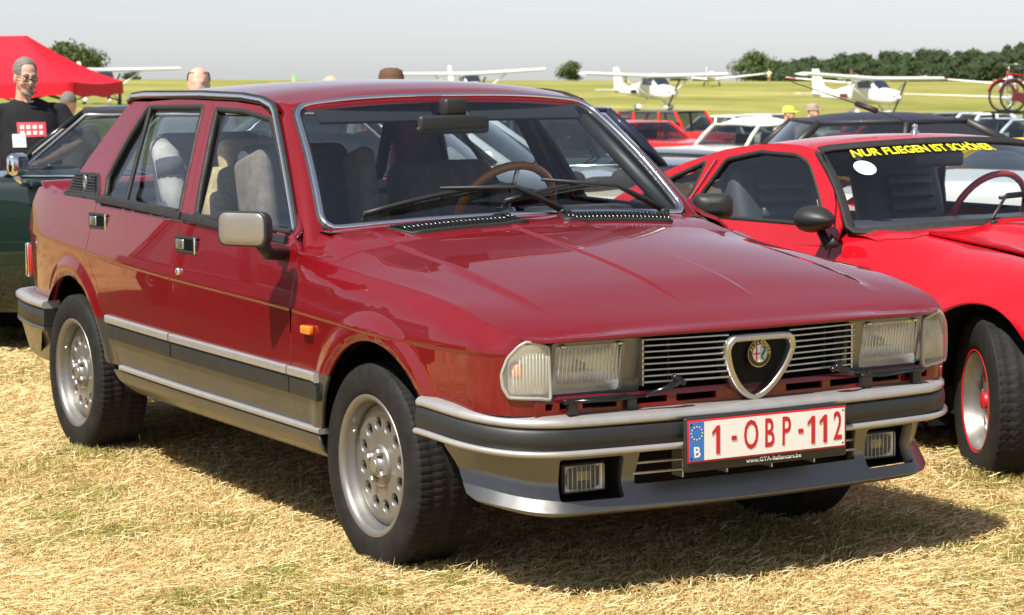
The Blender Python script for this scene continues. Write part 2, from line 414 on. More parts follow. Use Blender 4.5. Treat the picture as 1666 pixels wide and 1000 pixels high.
def alloy_wheel(parent, x, y, z, R=.298, w=.195, rim=.198, side=-1, name='wheel', steer=0):
    """telephone-dial style alloy: deep lip, disc with twelve round holes, four bolts"""
    e = bpy.data.objects.new(name, None); COL.objects.link(e); e.parent = parent; e.location = (x, y, z); e.empty_display_size = .1
    e.rotation_euler = (0, 0, (0 if side < 0 else pi)+steer)
    t = MB(); t.grid(tyre_mesh(R, w, rim), closed_u=True); t.build('tyre', 'tyre', e)
    f = -w/2
    b = MB(); b.lathe([(rim-.005, -f*.9), (rim-.02, -f*.5), (rim-.022, f+.05), (rim-.018, f+.035), (rim-.012, f+.020), (rim-.012, f+.012), (rim-.004, f+.006), (rim+.004, f+.001), (rim+.008, f+.004), (rim+.008, f+.014)], axis='y', n=72)
    b.lathe([(rim-.0235, f+.05), (rim-.03, f+.044), (rim-.045, f+.0415)], axis='y', n=72)
    b.build('rim', 'alloy', e)
    h = [[(0.119*cos(2*pi*(k+.35)/12)+.022*cos(q*pi/9), .119*sin(2*pi*(k+.35)/12)+.022*sin(q*pi/9)) for q in range(18)] for k in range(12)]
    panel('disc', circ(0, 0, rim-.044, 60), lambda u, v: (u, f+.041-.006*sm(1-hypot(u, v)/(rim-.04)), v), 'alloy', e, holes=h, step=.014, flange=.016, rad=.002)
    c = MB(); c.lathe([(.062, f+.038), (.060, f+.031), (.056, f+.029), (.034, f+.031), (.032, f+.021), (.026, f+.015), (0.0001, f+.014)], axis='y', n=36); c.build('hub', 'alloy', e)
    for k in range(4):
        a = radians(64+90*k); bx, bz = .046*cos(a), .046*sin(a)
        n = MB(); n.lathe([(.0115, f+.032), (.0115, f+.016), (.009, f+.012), (.004, f+.0105), (.0001, f+.0105)], c=(bx, 0, bz), axis='y', n=6, smooth=False); n.build('wheel_bolt', 'satin', e)
    n = MB(); n.lathe([(.02, f+.015), (.0205, f+.012), (.016, f+.0115), (.0001, f+.012)], axis='y', n=28); n.build('centre_cap', 'satin', e)
    v = MB(); v.tube([(-.145, f+.038, .085), (-.137, f+.018, .08)], .0045, 8); v.build('valve', 'satin', e)
    d = MB(); d.lathe([(.03, f+.10), (.125, f+.10), (.125, f+.115), (.03, f+.115)], axis='y', n=36); d.build('brake_disc', 'under', e)
    return e

# ------------------------------------------------------------------ the dark red saloon
WX = spl([-3.4, -3.3, -3.15, -2.9, -2.5, -1.9, -1.2, -.4, 0, .4, .6], [.60, .66, .71, .745, .772, .80, .812, .812, .805, .797, .785])
PLU = [.6, .66, .715, .76, .80, .84, .90]
PLX = spl(PLU, [.6, .657, .702, .724, .738, .746, .752]); PLY = spl(PLU, [.785, .771, .746, .717, .685, .650, .595])
ZC = spl([-3.2, -2.26, -1.44, -.47, -.09, .42, .9], [.80, .765, .742, .717, .70, .688, .690])
ZB = spl([-3.2, -2.1, -1.3, -.5, .3], [.975, .965, .945, .925, .90])
ZG = spl([-.44, 0, .43, .63, .72], [.885, .853, .805, .771, .745])
ARCH = [(.066, .30, .366), (-2.53, .30, .367)]
def hw0(x, z):
    zc = ZC(x); zb = ZB(x); W = WX(x) if x < .6 else PLY(x); d = z-zc
    if d < 0:
        q = -d; w_ = W-.004*sm(q/.012)-.010*(q/.35)-.016*(q/.35)**2
    else:
        db = min(z, zb)-zc; w_ = W-.14*db-.12*db*db
        if z > zb: e = z-zb; w_ -= .016*sm(e/.012)+.36*e+.26*e*e+.020*sm((x+1.35)/.4)*sm(e/.03)
    if x > -.45:
        xx = x if x < .6 else PLX(x); w_ -= .042*sm((x+.45)/.35)*sm((z-ZG(xx)+.075)/.085)*(1-.8*sm((xx-.66)/.08))
    return w_
def hw(x, z):
    w_ = hw0(x, z)
    if z < .86:
        for cx, cz, R in ARCH:
            r = hypot(x-cx, z-cz)
            if r < R+.13: w_ += .012*sm((R+.085-r)/.06)-.006*sm((R+.012-r)/.012)
    return w_
def SR(x, z): return ((x if x <= .6 else PLX(x)), -hw(x, z), z)
def on_side(u, v):
    y = -.78
    for _ in range(25):
        d = ray(u, v); t = (y-CAM[1])/d.y; p = Vector(CAM)+d*t; y = .5*y-.5*hw0(min(p.x, .6), p.z)
    return (p.x, p.z)
car = thing('saloon_car', 'dark red four-door saloon with silver lower panels and heart-shaped grille, in the foreground', 'car')
LIP = .0
archF = arc(.066, .30, .366, 169.6, 38.1, 30)     # rear foot -> front foot
archR = arc(-2.53, .30, .367, 138, 12, 30)
GAPA = [(-.464, .366), (-.48, .514), (-.447, .718), (-.436, .883)]
GAPB = [(-1.417, .369), (-1.438, .556), (-1.419, .748), (-1.36, .936), (-1.43, 1.125), (-1.524, 1.324)]
GAPC = [(-2.03, .375), (-2.06, .43), (-2.112, .535), (-2.166, .622), (-2.238, .695), (-2.305, .765), (-2.243, .957), (-2.285, 1.042), (-2.238, 1.171), (-2.155, 1.317)]
HOODGAP = [(-.436, .885), (-.181, .852), (-.015, .838), (.147, .827), (.302, .814), (.448, .797), (.543, .779), (.635, .759), (.69, .744), (.745, .731), (.79, .7225)]
def gap(pts, d): return [(x+d, z) for x, z in pts]
g = .0028
SPLIT = .536
def cut(pts, lo, hi):
    out = []
    for i, (x, z) in enumerate(pts):
        if i:
            x0, z0 = pts[i-1]
            for zz in (lo, hi):
                if (z0-zz)*(z-zz) < 0: t = (zz-z0)/(z-z0); out.append((x0+(x-x0)*t, zz))
        if lo <= z <= hi: out.append((x, z))
    return out
def crease_pts(x0, x1):
    P = []; n = int((x1-x0)/.013)
    for i in range(n+1):
        x = x0+(x1-x0)*i/n; zc = ZC(x); P += [(x, zc), (x, zc-.006), (x, zc-.013), (x, zc+.011)]
        if i % 2 == 0: P += [(x, ZB(x)), (x, ZB(x)+.005), (x, ZB(x)+.012)]
    return P
def arch_pts(i):
    cx, cz, R = ARCH[i]; P = []
    for k in range(60):
        a = pi*k/59
        for d in (.008, .02, .034, .045, .06, .075, .09): P.append((cx+(R+d)*cos(a), cz+(R+d)*sin(a)))
    return P
winF = round_poly([(-1.296, .950), (-1.374, 1.125), (-1.473, 1.301), (-1.243, 1.296), (-1.027, 1.271), (-.891, 1.180), (-.532, .933)], [.012, 0, .015, 0, .035, 0, .012])
winR = round_poly([(-2.211, .970), (-2.252, 1.042), (-2.198, 1.171), (-2.122, 1.301), (-1.592, 1.308), (-1.495, 1.125), (-1.430, .955)], [.012, 0, 0, .02, .018, 0, .012])
fend_up = cut(gap(GAPA, g), SPLIT, 2)+[(x, z-.0035) for x, z in HOODGAP]+[(.798, .7175), (.772, .707), (.738, .678), (.718, .635), (.722, .60), (.742, .572), (.838, .567), (.838, .524), (.50, .532), (.353, .524)]+[p for p in reversed(arc(.066, .30, .366, 139.9, 38.1, 26))][1:]
low_f = [p for p in cut(gap(GAPA, g), 0, SPLIT)]+list(arc(.066, .30, .366, 139.9, 169.6, 8))
doorF_frame = [(-.445, .897), (-.66, 1.025), (-.866, 1.169), (-1.022, 1.275), (-1.147, 1.31), (-1.337, 1.322)]
doorF_up = cut(gap(GAPA, -g), SPLIT, 2)+doorF_frame+cut(gap(GAPB, g), SPLIT, 2)[::-1]
doorF_lo = cut(gap(GAPA, -g), 0, SPLIT)+cut(gap(GAPB, g), 0, SPLIT)[::-1]
doorR_up = cut(gap(GAPB, -g), SPLIT, 2)+[(-1.841, 1.329)]+cut(gap(GAPC, g), SPLIT, 2)[::-1]
doorR_lo = cut(gap(GAPB, -g), 0, SPLIT)+cut(gap(GAPC, g), 0, SPLIT)[::-1]
qa = arc(-2.53, .30, .367, 140, 40.0, 26)
quart_up = cut(gap(GAPC, -g), SPLIT, 2)+[(-2.344, 1.317), (-2.48, 1.179), (-2.607, 1.055), (-2.661, .972), (-2.98, .990), (-3.03, 1.0), (-3.2, .885), (-3.365, .765), (-3.37, .535), (-2.815, .536)]+qa
quart_lo = cut(gap(GAPC, -g), 0, SPLIT)+list(arc(-2.53, .30, .367, 40.0, 12, 10))
quart_bk = [(-2.812, .534), (-3.37, .533), (-3.37, .40), (-2.875, .40)]
CP = crease_pts(-3.35, .84); A0 = arch_pts(0); A1 = arch_pts(1)
def near(P, x0, x1): return [p for p in P if x0 <= p[0] <= x1]
for mir in (False, True):
    k = dict(parent=car, flip=False, mirror=mir)
    def pn(name, poly, m, ex=(), holes=(), step=.03): return panel(name, poly, SR, m, car, holes=holes, step=step, extra=ex, mirror=mir, flip=False, flange=.014)
    pn('front_fender', fend_up, 'paint', near(CP, -.45, .85)+near(A0, -.45, .6))
    pn('fender_lower_panel', low_f, 'silver')
    d = pn('front_door', doorF_up, 'paint', near(CP, -1.45, -.43), [winF]); pn('lower_door_panel', doorF_lo, 'silver').parent = d
    dr = pn('rear_door', doorR_up, 'paint', near(CP, -2.33, -1.35), [winR]); pn('lower_door_panel', doorR_lo, 'silver', near(A1, -2.2, -2)).parent = dr
    pn('rear_quarter_panel', quart_up, 'paint', near(CP, -3.36, -2.1)+near(A1, -3, -2))
    pn('rear_quarter_lower_panel', quart_lo, 'silver'); pn('rear_quarter_lower_panel', quart_bk, 'silver')
    # window panes, rubber seals
    def inner(x, z): return (x, -hw0(x, z)+.014, z)
    for dd, win in ((d, winF), (dr, winR)):
        panel('window', win, inner, 'glass', dd, step=.06, flange=0, mirror=mir)
        path = [Vector((x, -hw0(x, z)-.001, z)) for x, z in densify(win, .03)]
        nor = [Vector((0, -1, .4))]*len(path)
        sweep('window_seal', path, [(-.004, -.014), (-.004, .003), (.012, .003), (.012, -.014)] if True else 0, nor, 'rubber', dd, closed=True, mirror=mir)
    path = [Vector((x, -hw0(x, z)+.004, z)) for x, z in [(-2.086, 1.294), (-2.008, 1.129), (-1.918, .962)]]
    sweep('window_divider', path, rprof(.020, .012), Vector((0, -1, .4)), 'rubber', dr, mirror=mir)
    for dd, xs in ((d, (-1.352, -.53)), (dr, (-2.232, -1.372))):     # belt moulding
        path = [Vector((x, -hw0(x, ZB(x)-.004)+.001, ZB(x)-.002-.010*(x > -1.36)*sm((x+1.36)/.6))) for x in np.linspace(*xs, 20)]
        sweep('belt_moulding', path, rprof(.026, .011), Vector((0, -1, .25)), 'rubber', dd, mirror=mir)
    # silver trim strips, and the dark strips drawn as their shadow
    def strip(nm, x0, x1, z0, z1, hgt, m, par, dz=0):
        n = max(3, int((x1-x0)/.05)); pth = []; no = []
        for i in range(n+1):
            x = x0+(x1-x0)*i/n; z = (z0+z1)/2+dz*(x+1.2); pth.append(Vector((x, -hw(x, z)+.001, z))); no.append(Vector((0, -1, -.02)))
        sweep(nm, pth, rprof(z1-z0, hgt, .35), no, m, par, mirror=mir)
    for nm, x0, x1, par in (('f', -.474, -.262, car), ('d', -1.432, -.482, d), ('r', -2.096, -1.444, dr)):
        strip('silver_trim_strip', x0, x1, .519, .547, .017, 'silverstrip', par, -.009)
        strip('strip_shadow_band', x0, x1, .463, .516, .013, 'blackplastic', par, -.009)  # dark strip standing in for the shadow below the silver strip
    # sill skirt: ledge, bright edge, skirt
    pth = [Vector((x, -hw0(x, .36), .364-.006*(x+1.2)/1)) for x in np.linspace(-2.0, -.292, 24)]
    sweep('sill_ledge', pth, [(-.012, -.02), (-.012, .012), (-.009, .017), (.004, .017), (.006, .012), (.006, -.02)], Vector((0, -1, 0)), 'silverstrip', car, mirror=mir)
    def skirt(u, v): zz = .352-.006*(u+1.2)-v; return (u+.0*v, -hw0(u, .36)-.013*(1-(v/.07)**2)+.028*(v/.07)**3, zz)
    panel('sill_skirt', [(-2.07, .0), (-2.03, .03), (-1.93, .068), (-1.85, .072), (-.30, .068), (-.30, 0)], skirt, 'silver', car, step=.03, flange=.01, mirror=mir, flip=True)
    # drip rail: chrome over black, from the boot side of the roof to the foot of the windscreen
    drip = [(-2.365, 1.321), (-2.338, 1.337), (-2.207, 1.345), (-1.64, 1.347), (-1.281, 1.341), (-1.139, 1.33), (-1.06, 1.314), (-1.004, 1.287), (-.849, 1.185), (-.663, 1.039), (-.42, .892)]
    dp = []
    for i in range(len(drip)-1):
        for t in np.linspace(0, 1, 5)[:-1]: dp.append((lerp(drip[i][0], drip[i+1][0], t), lerp(drip[i][1], drip[i+1][1], t)))
    dp.append(drip[-1])
    dp = [q for q in dp if q[1] > 1.29 or q[0] < -1.05]
    pth = [Vector((x, -hw0(x, z)-.002, z-.003)) for x, z in dp]; e0 = pth[-1]; e1 = Vector((-.497, -.750, .882))
    pth += [e0.lerp(e1, t)+Vector((.012, -.004, .010))*sin(pi*t) for t in np.linspace(0, 1, 14)[1:]]
    no = [Vector((0, -1, .22 if p_.x < -1 else .1)) for p_ in pth]
    sweep('drip_rail', pth, rprof(.030, .010), no, 'rubber', car, mirror=mir)
    sweep('drip_rail_chrome', [p+Vector((0, -.008, .002)) for p in pth], rprof(.014, .008, .5), no, 'chrome', car, mirror=mir)
    # C-pillar vent: black louvred plate with an oval opening
    vp = round_poly([(-2.637, 1.049), (-2.366, 1.053), (-2.262, .966), (-2.66, .968)], .012)
    vent = panel('pillar_vent', vp, lambda x, z: (x, -hw0(x, z)-.006, z), 'blackplastic', car, step=.03, mirror=mir, flange=.012)
    for q in range(7):
        z = .978+.0105*q; t = (z-.966)/.088; xa, xb = lerp(-2.655, -2.632, t)+.012, lerp(-2.268, -2.366, t)-.012
        for (u0, u1) in ((xa, -2.475), (-2.435, xb)):
            pth = [Vector((x, -hw0(x, z)-.006, z)) for x in np.linspace(u0, u1, 4)]
            sweep('vent_slat', pth, rprof(.0055, .008), Vector((0, -1, .3)), 'blackplastic', vent, mirror=mir)
    c = MB(); c.lathe([(.017, 0), (.02, .006), (.014, .008), (.013, .002), (.0001, .002)], n=20, axis='y'); o = c.build('vent_emblem', 'satin', vent)
    zc_ = 1.012; o.location = (-2.455, (-hw0(-2.455, zc_)-.008)*(-1 if mir else 1), zc_); o.scale = (1, -1 if not mir else 1, 1.7)
    # door handles and lock
    for dd, (hx, hz) in ((d, (-1.29, .856)), (dr, (-2.185, .888))):
        s_ = 1 if mir else -1; y = s_*hw0(hx, hz); R = Matrix.Rotation(s_*radians(-8), 3, 'X')
        hd = MB(); wd, ht, fr = .185, .058, .011
        for bx, bz, sx_, sz_ in ((0, ht/2-fr/2, wd, fr), (0, -ht/2+fr/2, wd, fr), (-wd/2+fr/2, 0, fr, ht-2*fr), (wd/2-fr/2, 0, fr, ht-2*fr)): hd.rbox((hx+bx, y+s_*.002, hz+bz), (sx_, .012, sz_), .004, 2)
        h_ = hd.build('door_handle', 'blackplastic', dd)
        MB().box((hx, y+s_*.0015, hz), (wd-.018, .008, ht-.018)).build('handle_recess', 'void', h_)
        MB().rbox((hx-.045, y+s_*.006, hz), (.065, .010, ht-.024), .004, 2).build('handle_lever', 'satin', h_)
        MB().rbox((hx+.082, y+s_*.005, hz), (.010, .012, ht), .004, 2).build('handle_edge', 'chrome', h_)
    s_ = 1 if mir else -1
    lk = MB(); lk.lathe([(.013, 0), (.013, .007), (.010, .010), (.0001, .010)], axis='y', n=20); o = lk.build('door_lock', 'chrome', d)
    o.location = (-1.33, s_*hw0(-1.33, .766), .766); o.scale = (1, s_, 1)
    si = MB(); si.rbox((-.325, s_*(hw(-.325, .662)+.008), .662), (.062, .020, .026), .006, 3); o = si.build('side_indicator', 'orange', car)
    # wheel-well liners and arch
    for cx, cz, R in ARCH:
        l = MB(); l.lathe([(R+.045, s_*.42), (R+.045, s_*.74), (R-.004, s_*.765 if cx < -1 else s_*.775)], c=(cx, 0, cz), axis='y', n=28, a0=radians(18), a1=radians(174))
        l.add([(cx+(R+.045)*cos(radians(a)), s_*.42, cz+(R+.045)*sin(radians(a))) for a in range(18, 175, 12)], [tuple(range(14))]); l.build('wheel_arch_liner', 'under', car, fix=False)

# --- bonnet and scuttle
ZM = spl([-.56, -.45, -.3, -.1, .18, .43, .62, .70, .76, .80, .83], [.972, .958, .941, .915, .876, .831, .787, .766, .748, .735, .721])
ZR = spl([-.56, -.44, -.28, -.13, .1, .41, .53, .62, .68, .72, .755], [.938, .925, .902, .880, .857, .814, .794, .773, .755, .740, .724])
HG = [SR(u, z) for u, z in HOODGAP]
YG = spl([-.56]+[p[0] for p in HG], [.787]+[-p[1] for p in HG]); GZ = spl([-.56]+[p[0] for p in HG], [.893]+[p[2] for p in HG])
AR_ = .66
def hoodz(x, y):
    a = abs(y); zr, zm = ZR(min(x, .755)), ZM(x); ye = YG(x); ar = min(AR_, ye-.045)
    if a < ar:
        z = zr+(zm-zr)*(1-(a/ar)**2.4); k = sm((.66-x)/.25)
        z += .0055*k*sm((.137-a)/.014)+.005*k*sm((.562-a)/.016)-.005
    else:
        t = (a-ar)/(ye-ar); z = zr-.005+(GZ(x)-zr+.005)*t**1.15
    return z
XF = spl([0, .45, .70, .83, .90, .96, 1.0], [.818, .812, .803, .790, .774, .756, .740])
def hood(u, t):     # u 0..1 rear to front, t -1..1 across
    x = lerp(-.248, XF(abs(t)), u); y = t*YG(x); z = hoodz(x, y)
    lip = sm((u-.955)/.045); z += .004*lip
    return (x, y, z)
tt = sorted(set([-1+2*i/40 for i in range(41)]+[s*q for s in (-1, 1) for q in (.150, .162, .174, .186, .70, .712, .724, .736, .86, .885, .91, .94, .97)]))
uu = [i/34 for i in range(31)]+[.905, .925, .94, .952, .964, .976, .988, 1]
surf('bonnet', hood, uu, tt, 'paint', car, flange=.009)
def wsb(t):     # lower edge of the windscreen, t -1..1
    return Vector((-.511+.045*(1-t*t), .667*t, .939+.024*(1-abs(t)**2.2)))
def wst(t):     # upper edge
    return Vector((-.963+.028*(1-t*t), .548*t, 1.305+.030*(1-abs(t)**3)))
def scut(u, t):
    tb = .86; a = wsb(max(-1, min(1, t/tb))); y1 = t*YG(-.26); q = Vector((-.256, y1, hoodz(-.256, y1))); p0 = Vector((a.x-.006, a.y, a.z+.001))
    if abs(t) > tb:         # spreads to the pillar foot and the door corner
        k = (abs(t)-tb)/(1-tb); sg = 1 if t > 0 else -1; f1 = Vector((-.50, sg*.752, .884)); f2 = Vector((-.438, sg*.785, .886))
        p0 = p0.lerp(f1, k/.75) if k < .75 else f1.lerp(f2, (k-.75)/.25)
    p = p0.lerp(q, u); p.z = lerp(p0.z, q.z, u)+.006*sin(pi*u); return p
surf('scuttle_panel', scut, [i/10 for i in range(11)], tt, 'paint', car, flange=.012)
for mir in (1, -1):     # intake vents with louvres
    y0, y1 = .095, .50; vb = MB(); G = []
    P = [(-.415, y0+.03), (-.415, y1), (-.305, y1-.03), (-.305, y0-.03)]
    panel('cowl_vent', P, lambda x, y: (x, y*mir, hoodz(x, y)+.013), 'blackplastic', car, step=.04, flange=.02, flip=False if mir > 0 else True)
    cv = bpy.data.objects[[o.name for o in COL.objects if o.name.startswith('cowl_vent')][-1]]
    for i in range(26):
        y = y0+.010+(y1-y0-.03)*i/25
        sl = MB(); sl.tube([(-.402, (y+.012)*mir, hoodz(-.40, y)+.013), (-.36, y*mir, hoodz(-.36, y)+.023), (-.316, (y-.014)*mir, hoodz(-.318, y)+.013)], .0048, 5); sl.build('louvre', 'blackgloss', cv)
# --- roof
ZT = spl([-2.40, -2.2, -1.9, -1.5, -1.2, -1.02, -.93], [1.322, 1.358, 1.383, 1.392, 1.384, 1.364, 1.340])
RE = spl([-2.40, -2.25, -1.64, -1.28, -1.14, -1.06, -1.0, -.93], [1.320, 1.347, 1.352, 1.346, 1.336, 1.324, 1.315, 1.309])
RY = spl([-2.40, -2.0, -1.6, -1.28, -1.1, -1.0, -.93], [.572, .584, .587, .583, .575, .565, .556])
def roofz(x, y):
    a = min(1, abs(y)/RY(x)); ze = RE(x); zt_ = max(ZT(x), ze+.002); return ze+(zt_-ze)*(1-a**2.4)
def roof(u, t):
    xf = -.945+.030*(1-t*t)-.012*max(0, abs(t)-.85)/.15; x = lerp(-2.375+.02*(1-t*t), xf, u); y = t*RY(x)
    return (x, y, roofz(x, y)-.010*sm((u-.975)/.025))
surf('roof', roof, [i/40 for i in range(39)]+[.965, .98, .99, 1], [-1+2*i/36 for i in range(37)], 'paint', car, flange=.015)
# --- windscreen, pillars
def ws(u, t): p = wsb(t).lerp(wst(t), u); n = Vector((.63, 0, .77)); return p+n*(.020*sin(pi*u))
def edge(inset=0):
    P = []; n = 40; c = .055
    def pt(s, t): return ws(s, t)
    for i in range(n+1): P.append((0, -1+2*i/n))
    for i in range(1, n): P.append((i/n, 1))
    for i in range(n+1): P.append((1, 1-2*i/n))
    for i in range(1, n): P.append((1-i/n, -1))
    out = []
    for u, t in P:
        # rounded corners
        cu, ct = .11, .075
        uu_, t_ = u, abs(t)
        du = max(0, cu-min(uu_, 1-uu_))/cu; dt = max(0, ct-(1-t_))/ct
        if du > 0 and dt > 0:
            L = hypot(du, dt)
            if L > 1: 
                k = 1/L; uu_ = (cu-du*k*cu) if uu_ < .5 else 1-(cu-du*k*cu); t_ = 1-(ct-dt*k*ct)
        q = Vector(ws(uu_, t_*(1 if t >= 0 else -1))); out.append(q)
    return out
surf('windscreen', ws, [i/14 for i in range(15)], [-1+2*i/24 for i in range(25)], 'glass', car)
E_ = edge(); wn = [Vector((.63, 0, .77))]*len(E_)
sweep('windscreen_seal', [p-Vector((.63, 0, .77))*.006 for p in E_], [(-.016, -.006), (-.016, .008), (.014, .008), (.014, -.006)], wn, 'rubber', car, closed=True)
sweep('windscreen_chrome', E_, rprof(.017, .012, .5), wn, 'chrome', car, closed=True)
for s_ in (1, -1):
    # A-pillar skin between windscreen edge and drip rail
    inn = [ws(q, 1) for q in np.linspace(-.10, 1.02, 22)]; da = [(-.422, .893), (-.663, 1.041), (-.849, 1.187), (-1.004, 1.289), (-1.06, 1.316)]
    ou = []; e0 = Vector((-1.004, hw0(-1.004, 1.288), 1.288)); e1 = Vector((-.497, .752, .880))
    for i in range(22):
        t = 1-i/19
        if t > 0: ou.append(e0.lerp(e1, t)+Vector((.012, .004, .010))*sin(pi*t))
        else: ou.append(Vector((-1.004+.056*t*19/2*1, hw0(-1.05, 1.31)-.002, 1.288-.028*t*19/2)))
    G = []
    for a, b in zip(inn, ou):
        a = Vector(a); b = Vector(b); n = Vector((.45, .55, .5)); G.append([Vector((p.x, p.y*s_, p.z)) for p in [a.lerp(b, t)+n*.016*sin(pi*t) for t in np.linspace(0, 1, 9)]])
    pm = MB(); pm.grid(G); pm.build('windscreen_pillar', 'paint', car)
    # inner pillar trim, dark
    pm = MB(); pm.tube([(q.x-.02, s_*(q.y-.0), q.z-.035) for q in [wsb(1), wsb(1).lerp(wst(1), .5), wst(1)]], .028, 8); pm.build('inner_pillar_trim', 'blackplastic', car)
    pm = MB(); pm.box((-1.445, s_*.655, 1.12), (.085, .02, .40), Matrix.Rotation(s_*radians(22), 3, 'X') @ Matrix.Rotation(radians(-14), 3, 'Y')); pm.build('door_pillar_trim', 'blackplastic', car)
    pm = MB(); pm.prism([(-2.26, .96), (-2.14, 1.30), (-2.35, 1.31), (-2.63, 1.04), (-2.65, .96)], 0, 1, lambda u, v, h: (u, s_*(hw0(u, v)-.03-.02*h), v)); pm.build('rear_pillar_trim', 'blackplastic', car)
# rear window, boot, tail
def rw(u, t): a = Vector((-2.64-.05*(1-t*t), .60*t, .985)); b = Vector((-2.375-.03*(1-t*t), .535*t, 1.312)); return a.lerp(b, u)
surf('rear_window', rw, [i/8 for i in range(9)], [-1+2*i/16 for i in range(17)], 'glass', car, flip=True)
re_ = [Vector(rw(0, t)) for t in np.linspace(-1, 1, 20)]+[Vector(rw(u, 1)) for u in np.linspace(.1, .9, 6)]+[Vector(rw(1, t)) for t in np.linspace(1, -1, 20)]+[Vector(rw(u, -1)) for u in np.linspace(.9, .1, 6)]
sweep('rear_window_seal', re_, rprof(.05, .01), Vector((-.7, 0, .7)), 'rubber', car, closed=True)
def deck(u, t):
    x = lerp(-2.60, -3.03, u); z = .966+.010*(1-t*t)+.036*sm((u-.72)/.25); return (x, t*(hw0(x, .968)-.004), z)
surf('boot_lid', deck, [i/24 for i in range(25)], [-1+2*i/20 for i in range(21)], 'paint', car, flip=True, flange=.012)
def tail(u, t):
    z = lerp(1.002, .42, u); x = -3.03-(.335*sm(min(1, (1.002-z)/.24)) if z > .76 else .335)-.03*(1-t*t)*min(1, u*4); return (x, t*(hw0(max(-3.37, x), max(.5, z))-.002), z)
surf('tail_panel', tail, [i/20 for i in range(21)], [-1+2*i/20 for i in range(21)], 'paint', car, flip=False)
for s_ in (1, -1):
    MB().rbox((-3.372, s_*.575, .665), (.05, .15, .125), .01, 3).build('tail_light', mat('tail_red', (.45, .01, .01), .2, coat=.8), car)
    MB().rbox((-3.378, s_*.643, .665), (.03, .022, .14), .008, 3).build('tail_light_trim', 'chrome', car)
# rear bumper: silver top, black band, silver skirt
def bsweep(name, pts, prof, m, par=None, step=.02):
    """prof: (outward offset, z) carried round a plan path (right side to left side)"""
    P = [Vector((x, y, 0)) for x, y in pts]; G = []
    for i, p in enumerate(P):
        t = (P[min(i+1, len(P)-1)]-P[max(i-1, 0)]).normalized(); n = Vector((t.y, -t.x, 0))
        G.append([(p.x+n.x*a, p.y+n.y*a, z(p) if callable(z) else z) for a, z in prof])
    mb = MB(); mb.grid(G, closed_v=True); n = len(prof); mb.add(G[0], [tuple(range(n))]); mb.add(G[-1], [tuple(range(n))])
    return mb.build(name, m, par or car)
def smoothpath(pts, n=6):
    out = []; k = len(pts)
    for i in range(k-1):
        p0, p1, p2, p3 = [np.array(pts[j], float) for j in (max(i-1, 0), i, i+1, min(i+2, k-1))]
        for q in range(n):
            t = q/n; out.append(tuple(.5*((2*p1)+(p2-p0)*t+(2*p0-5*p1+4*p2-p3)*t*t+(3*p1-p0-3*p2+p3)*t**3)))
    return out+[tuple(pts[-1])]
half = [(-2.80, -.765), (-3.0, -.752), (-3.2, -.722), (-3.36, -.685), (-3.43, -.64), (-3.465, -.57), (-3.48, -.35), (-3.485, 0)]
rp = smoothpath(half+[(x, -y) for x, y in half[-2::-1]])[::-1]
bsweep('rear_bumper_silver_strip', rp, [(-.05, .550), (.012, .545), (.022, .538), (.022, .522), (.012, .517), (-.05, .517)], 'silverstrip')
bsweep('rear_bumper_black_band', rp, [(-.05, .516), (.014, .515), (.016, .45), (-.05, .448)], 'blackplastic')
bsweep('rear_skirt', rp, [(-.05, .447), (.016, .446), (.018, .432), (.004, .428), (-.03, .30), (-.12, .285), (-.14, .447)], 'silver')

# --- front bumper with skirt
fh = [(.368, -.818), (.46, -.815), (.54, -.806), (.61, -.787), (.675, -.757), (.735, -.712), (.782, -.645), (.806, -.56), (.828, -.34), (.839, -.15), (.842, 0)]
fp = smoothpath(fh+[(x, -y) for x, y in fh[-2::-1]])
def zt(z): return lambda p: z+.026*sm((.80-p.x)/.43)
bump = bsweep('front_bumper_silver_strip', fp, [(-.115, zt(.528)), (-.03, zt(.522)), (-.008, zt(.516)), (0, zt(.508)), (0, zt(.499)), (-.005, zt(.493)), (-.03, zt(.490)), (-.115, zt(.490))], 'silverstrip')
bsweep('front_bumper_black_band', fp, [(-.08, zt(.4915)), (-.006, zt(.4905)), (.000, zt(.484)), (.003, zt(.46)), (-.001, zt(.436)), (-.008, zt(.433)), (-.08, zt(.4325))], 'blackplastic')
bsweep('front_bumper_lower_lip', fp, [(-.08, zt(.433)), (.004, zt(.434)), (.010, zt(.429)), (.009, zt(.421)), (.0, zt(.4165)), (-.08, zt(.4155))], 'silverstrip')
FPN = []; L = 0
for i, p in enumerate(fp):
    if i: L += hypot(p[0]-fp[i-1][0], p[1]-fp[i-1][1])
    FPN.append(L)
HL = L/2
def fpath(s):
    s = min(max(s+HL, 0), L); i = int(np.searchsorted(FPN, s)); i = min(max(i, 1), len(fp)-1); t = (s-FPN[i-1])/(FPN[i]-FPN[i-1])
    def nn(j): a, b = fp[max(j-1, 0)], fp[min(j+1, len(fp)-1)]; d = Vector((b[0]-a[0], b[1]-a[1], 0)).normalized(); return Vector((d.y, -d.x, 0))
    return Vector((lerp(fp[i-1][0], fp[i][0], t), lerp(fp[i-1][1], fp[i][1], t), 0)), nn(i-1).lerp(nn(i), t)
SKO = lambda z: float(np.interp(z, [.250, .326, .333, .340, .418], [-.027, -.0665, -.0690, -.0690, -.048]))
def skirtf(s, z):
    p, n = fpath(s); k = sm((abs(s)-.62)/.35); z2 = z+.024*k; o = SKO(z)*(1-.2*k)-.022*sm((abs(s)-.55)/.25); return (p.x+n.x*o, p.y+n.y*o, z2)
def s_of_y(y):
    lo, hi = -HL, HL
    for _ in range(40):
        mid = (lo+hi)/2; p, n = fpath(mid); q = p.y-n.y*.06
        if q < y: lo = mid
        else: hi = mid
    return lo
fogs = []
sk_holes = []
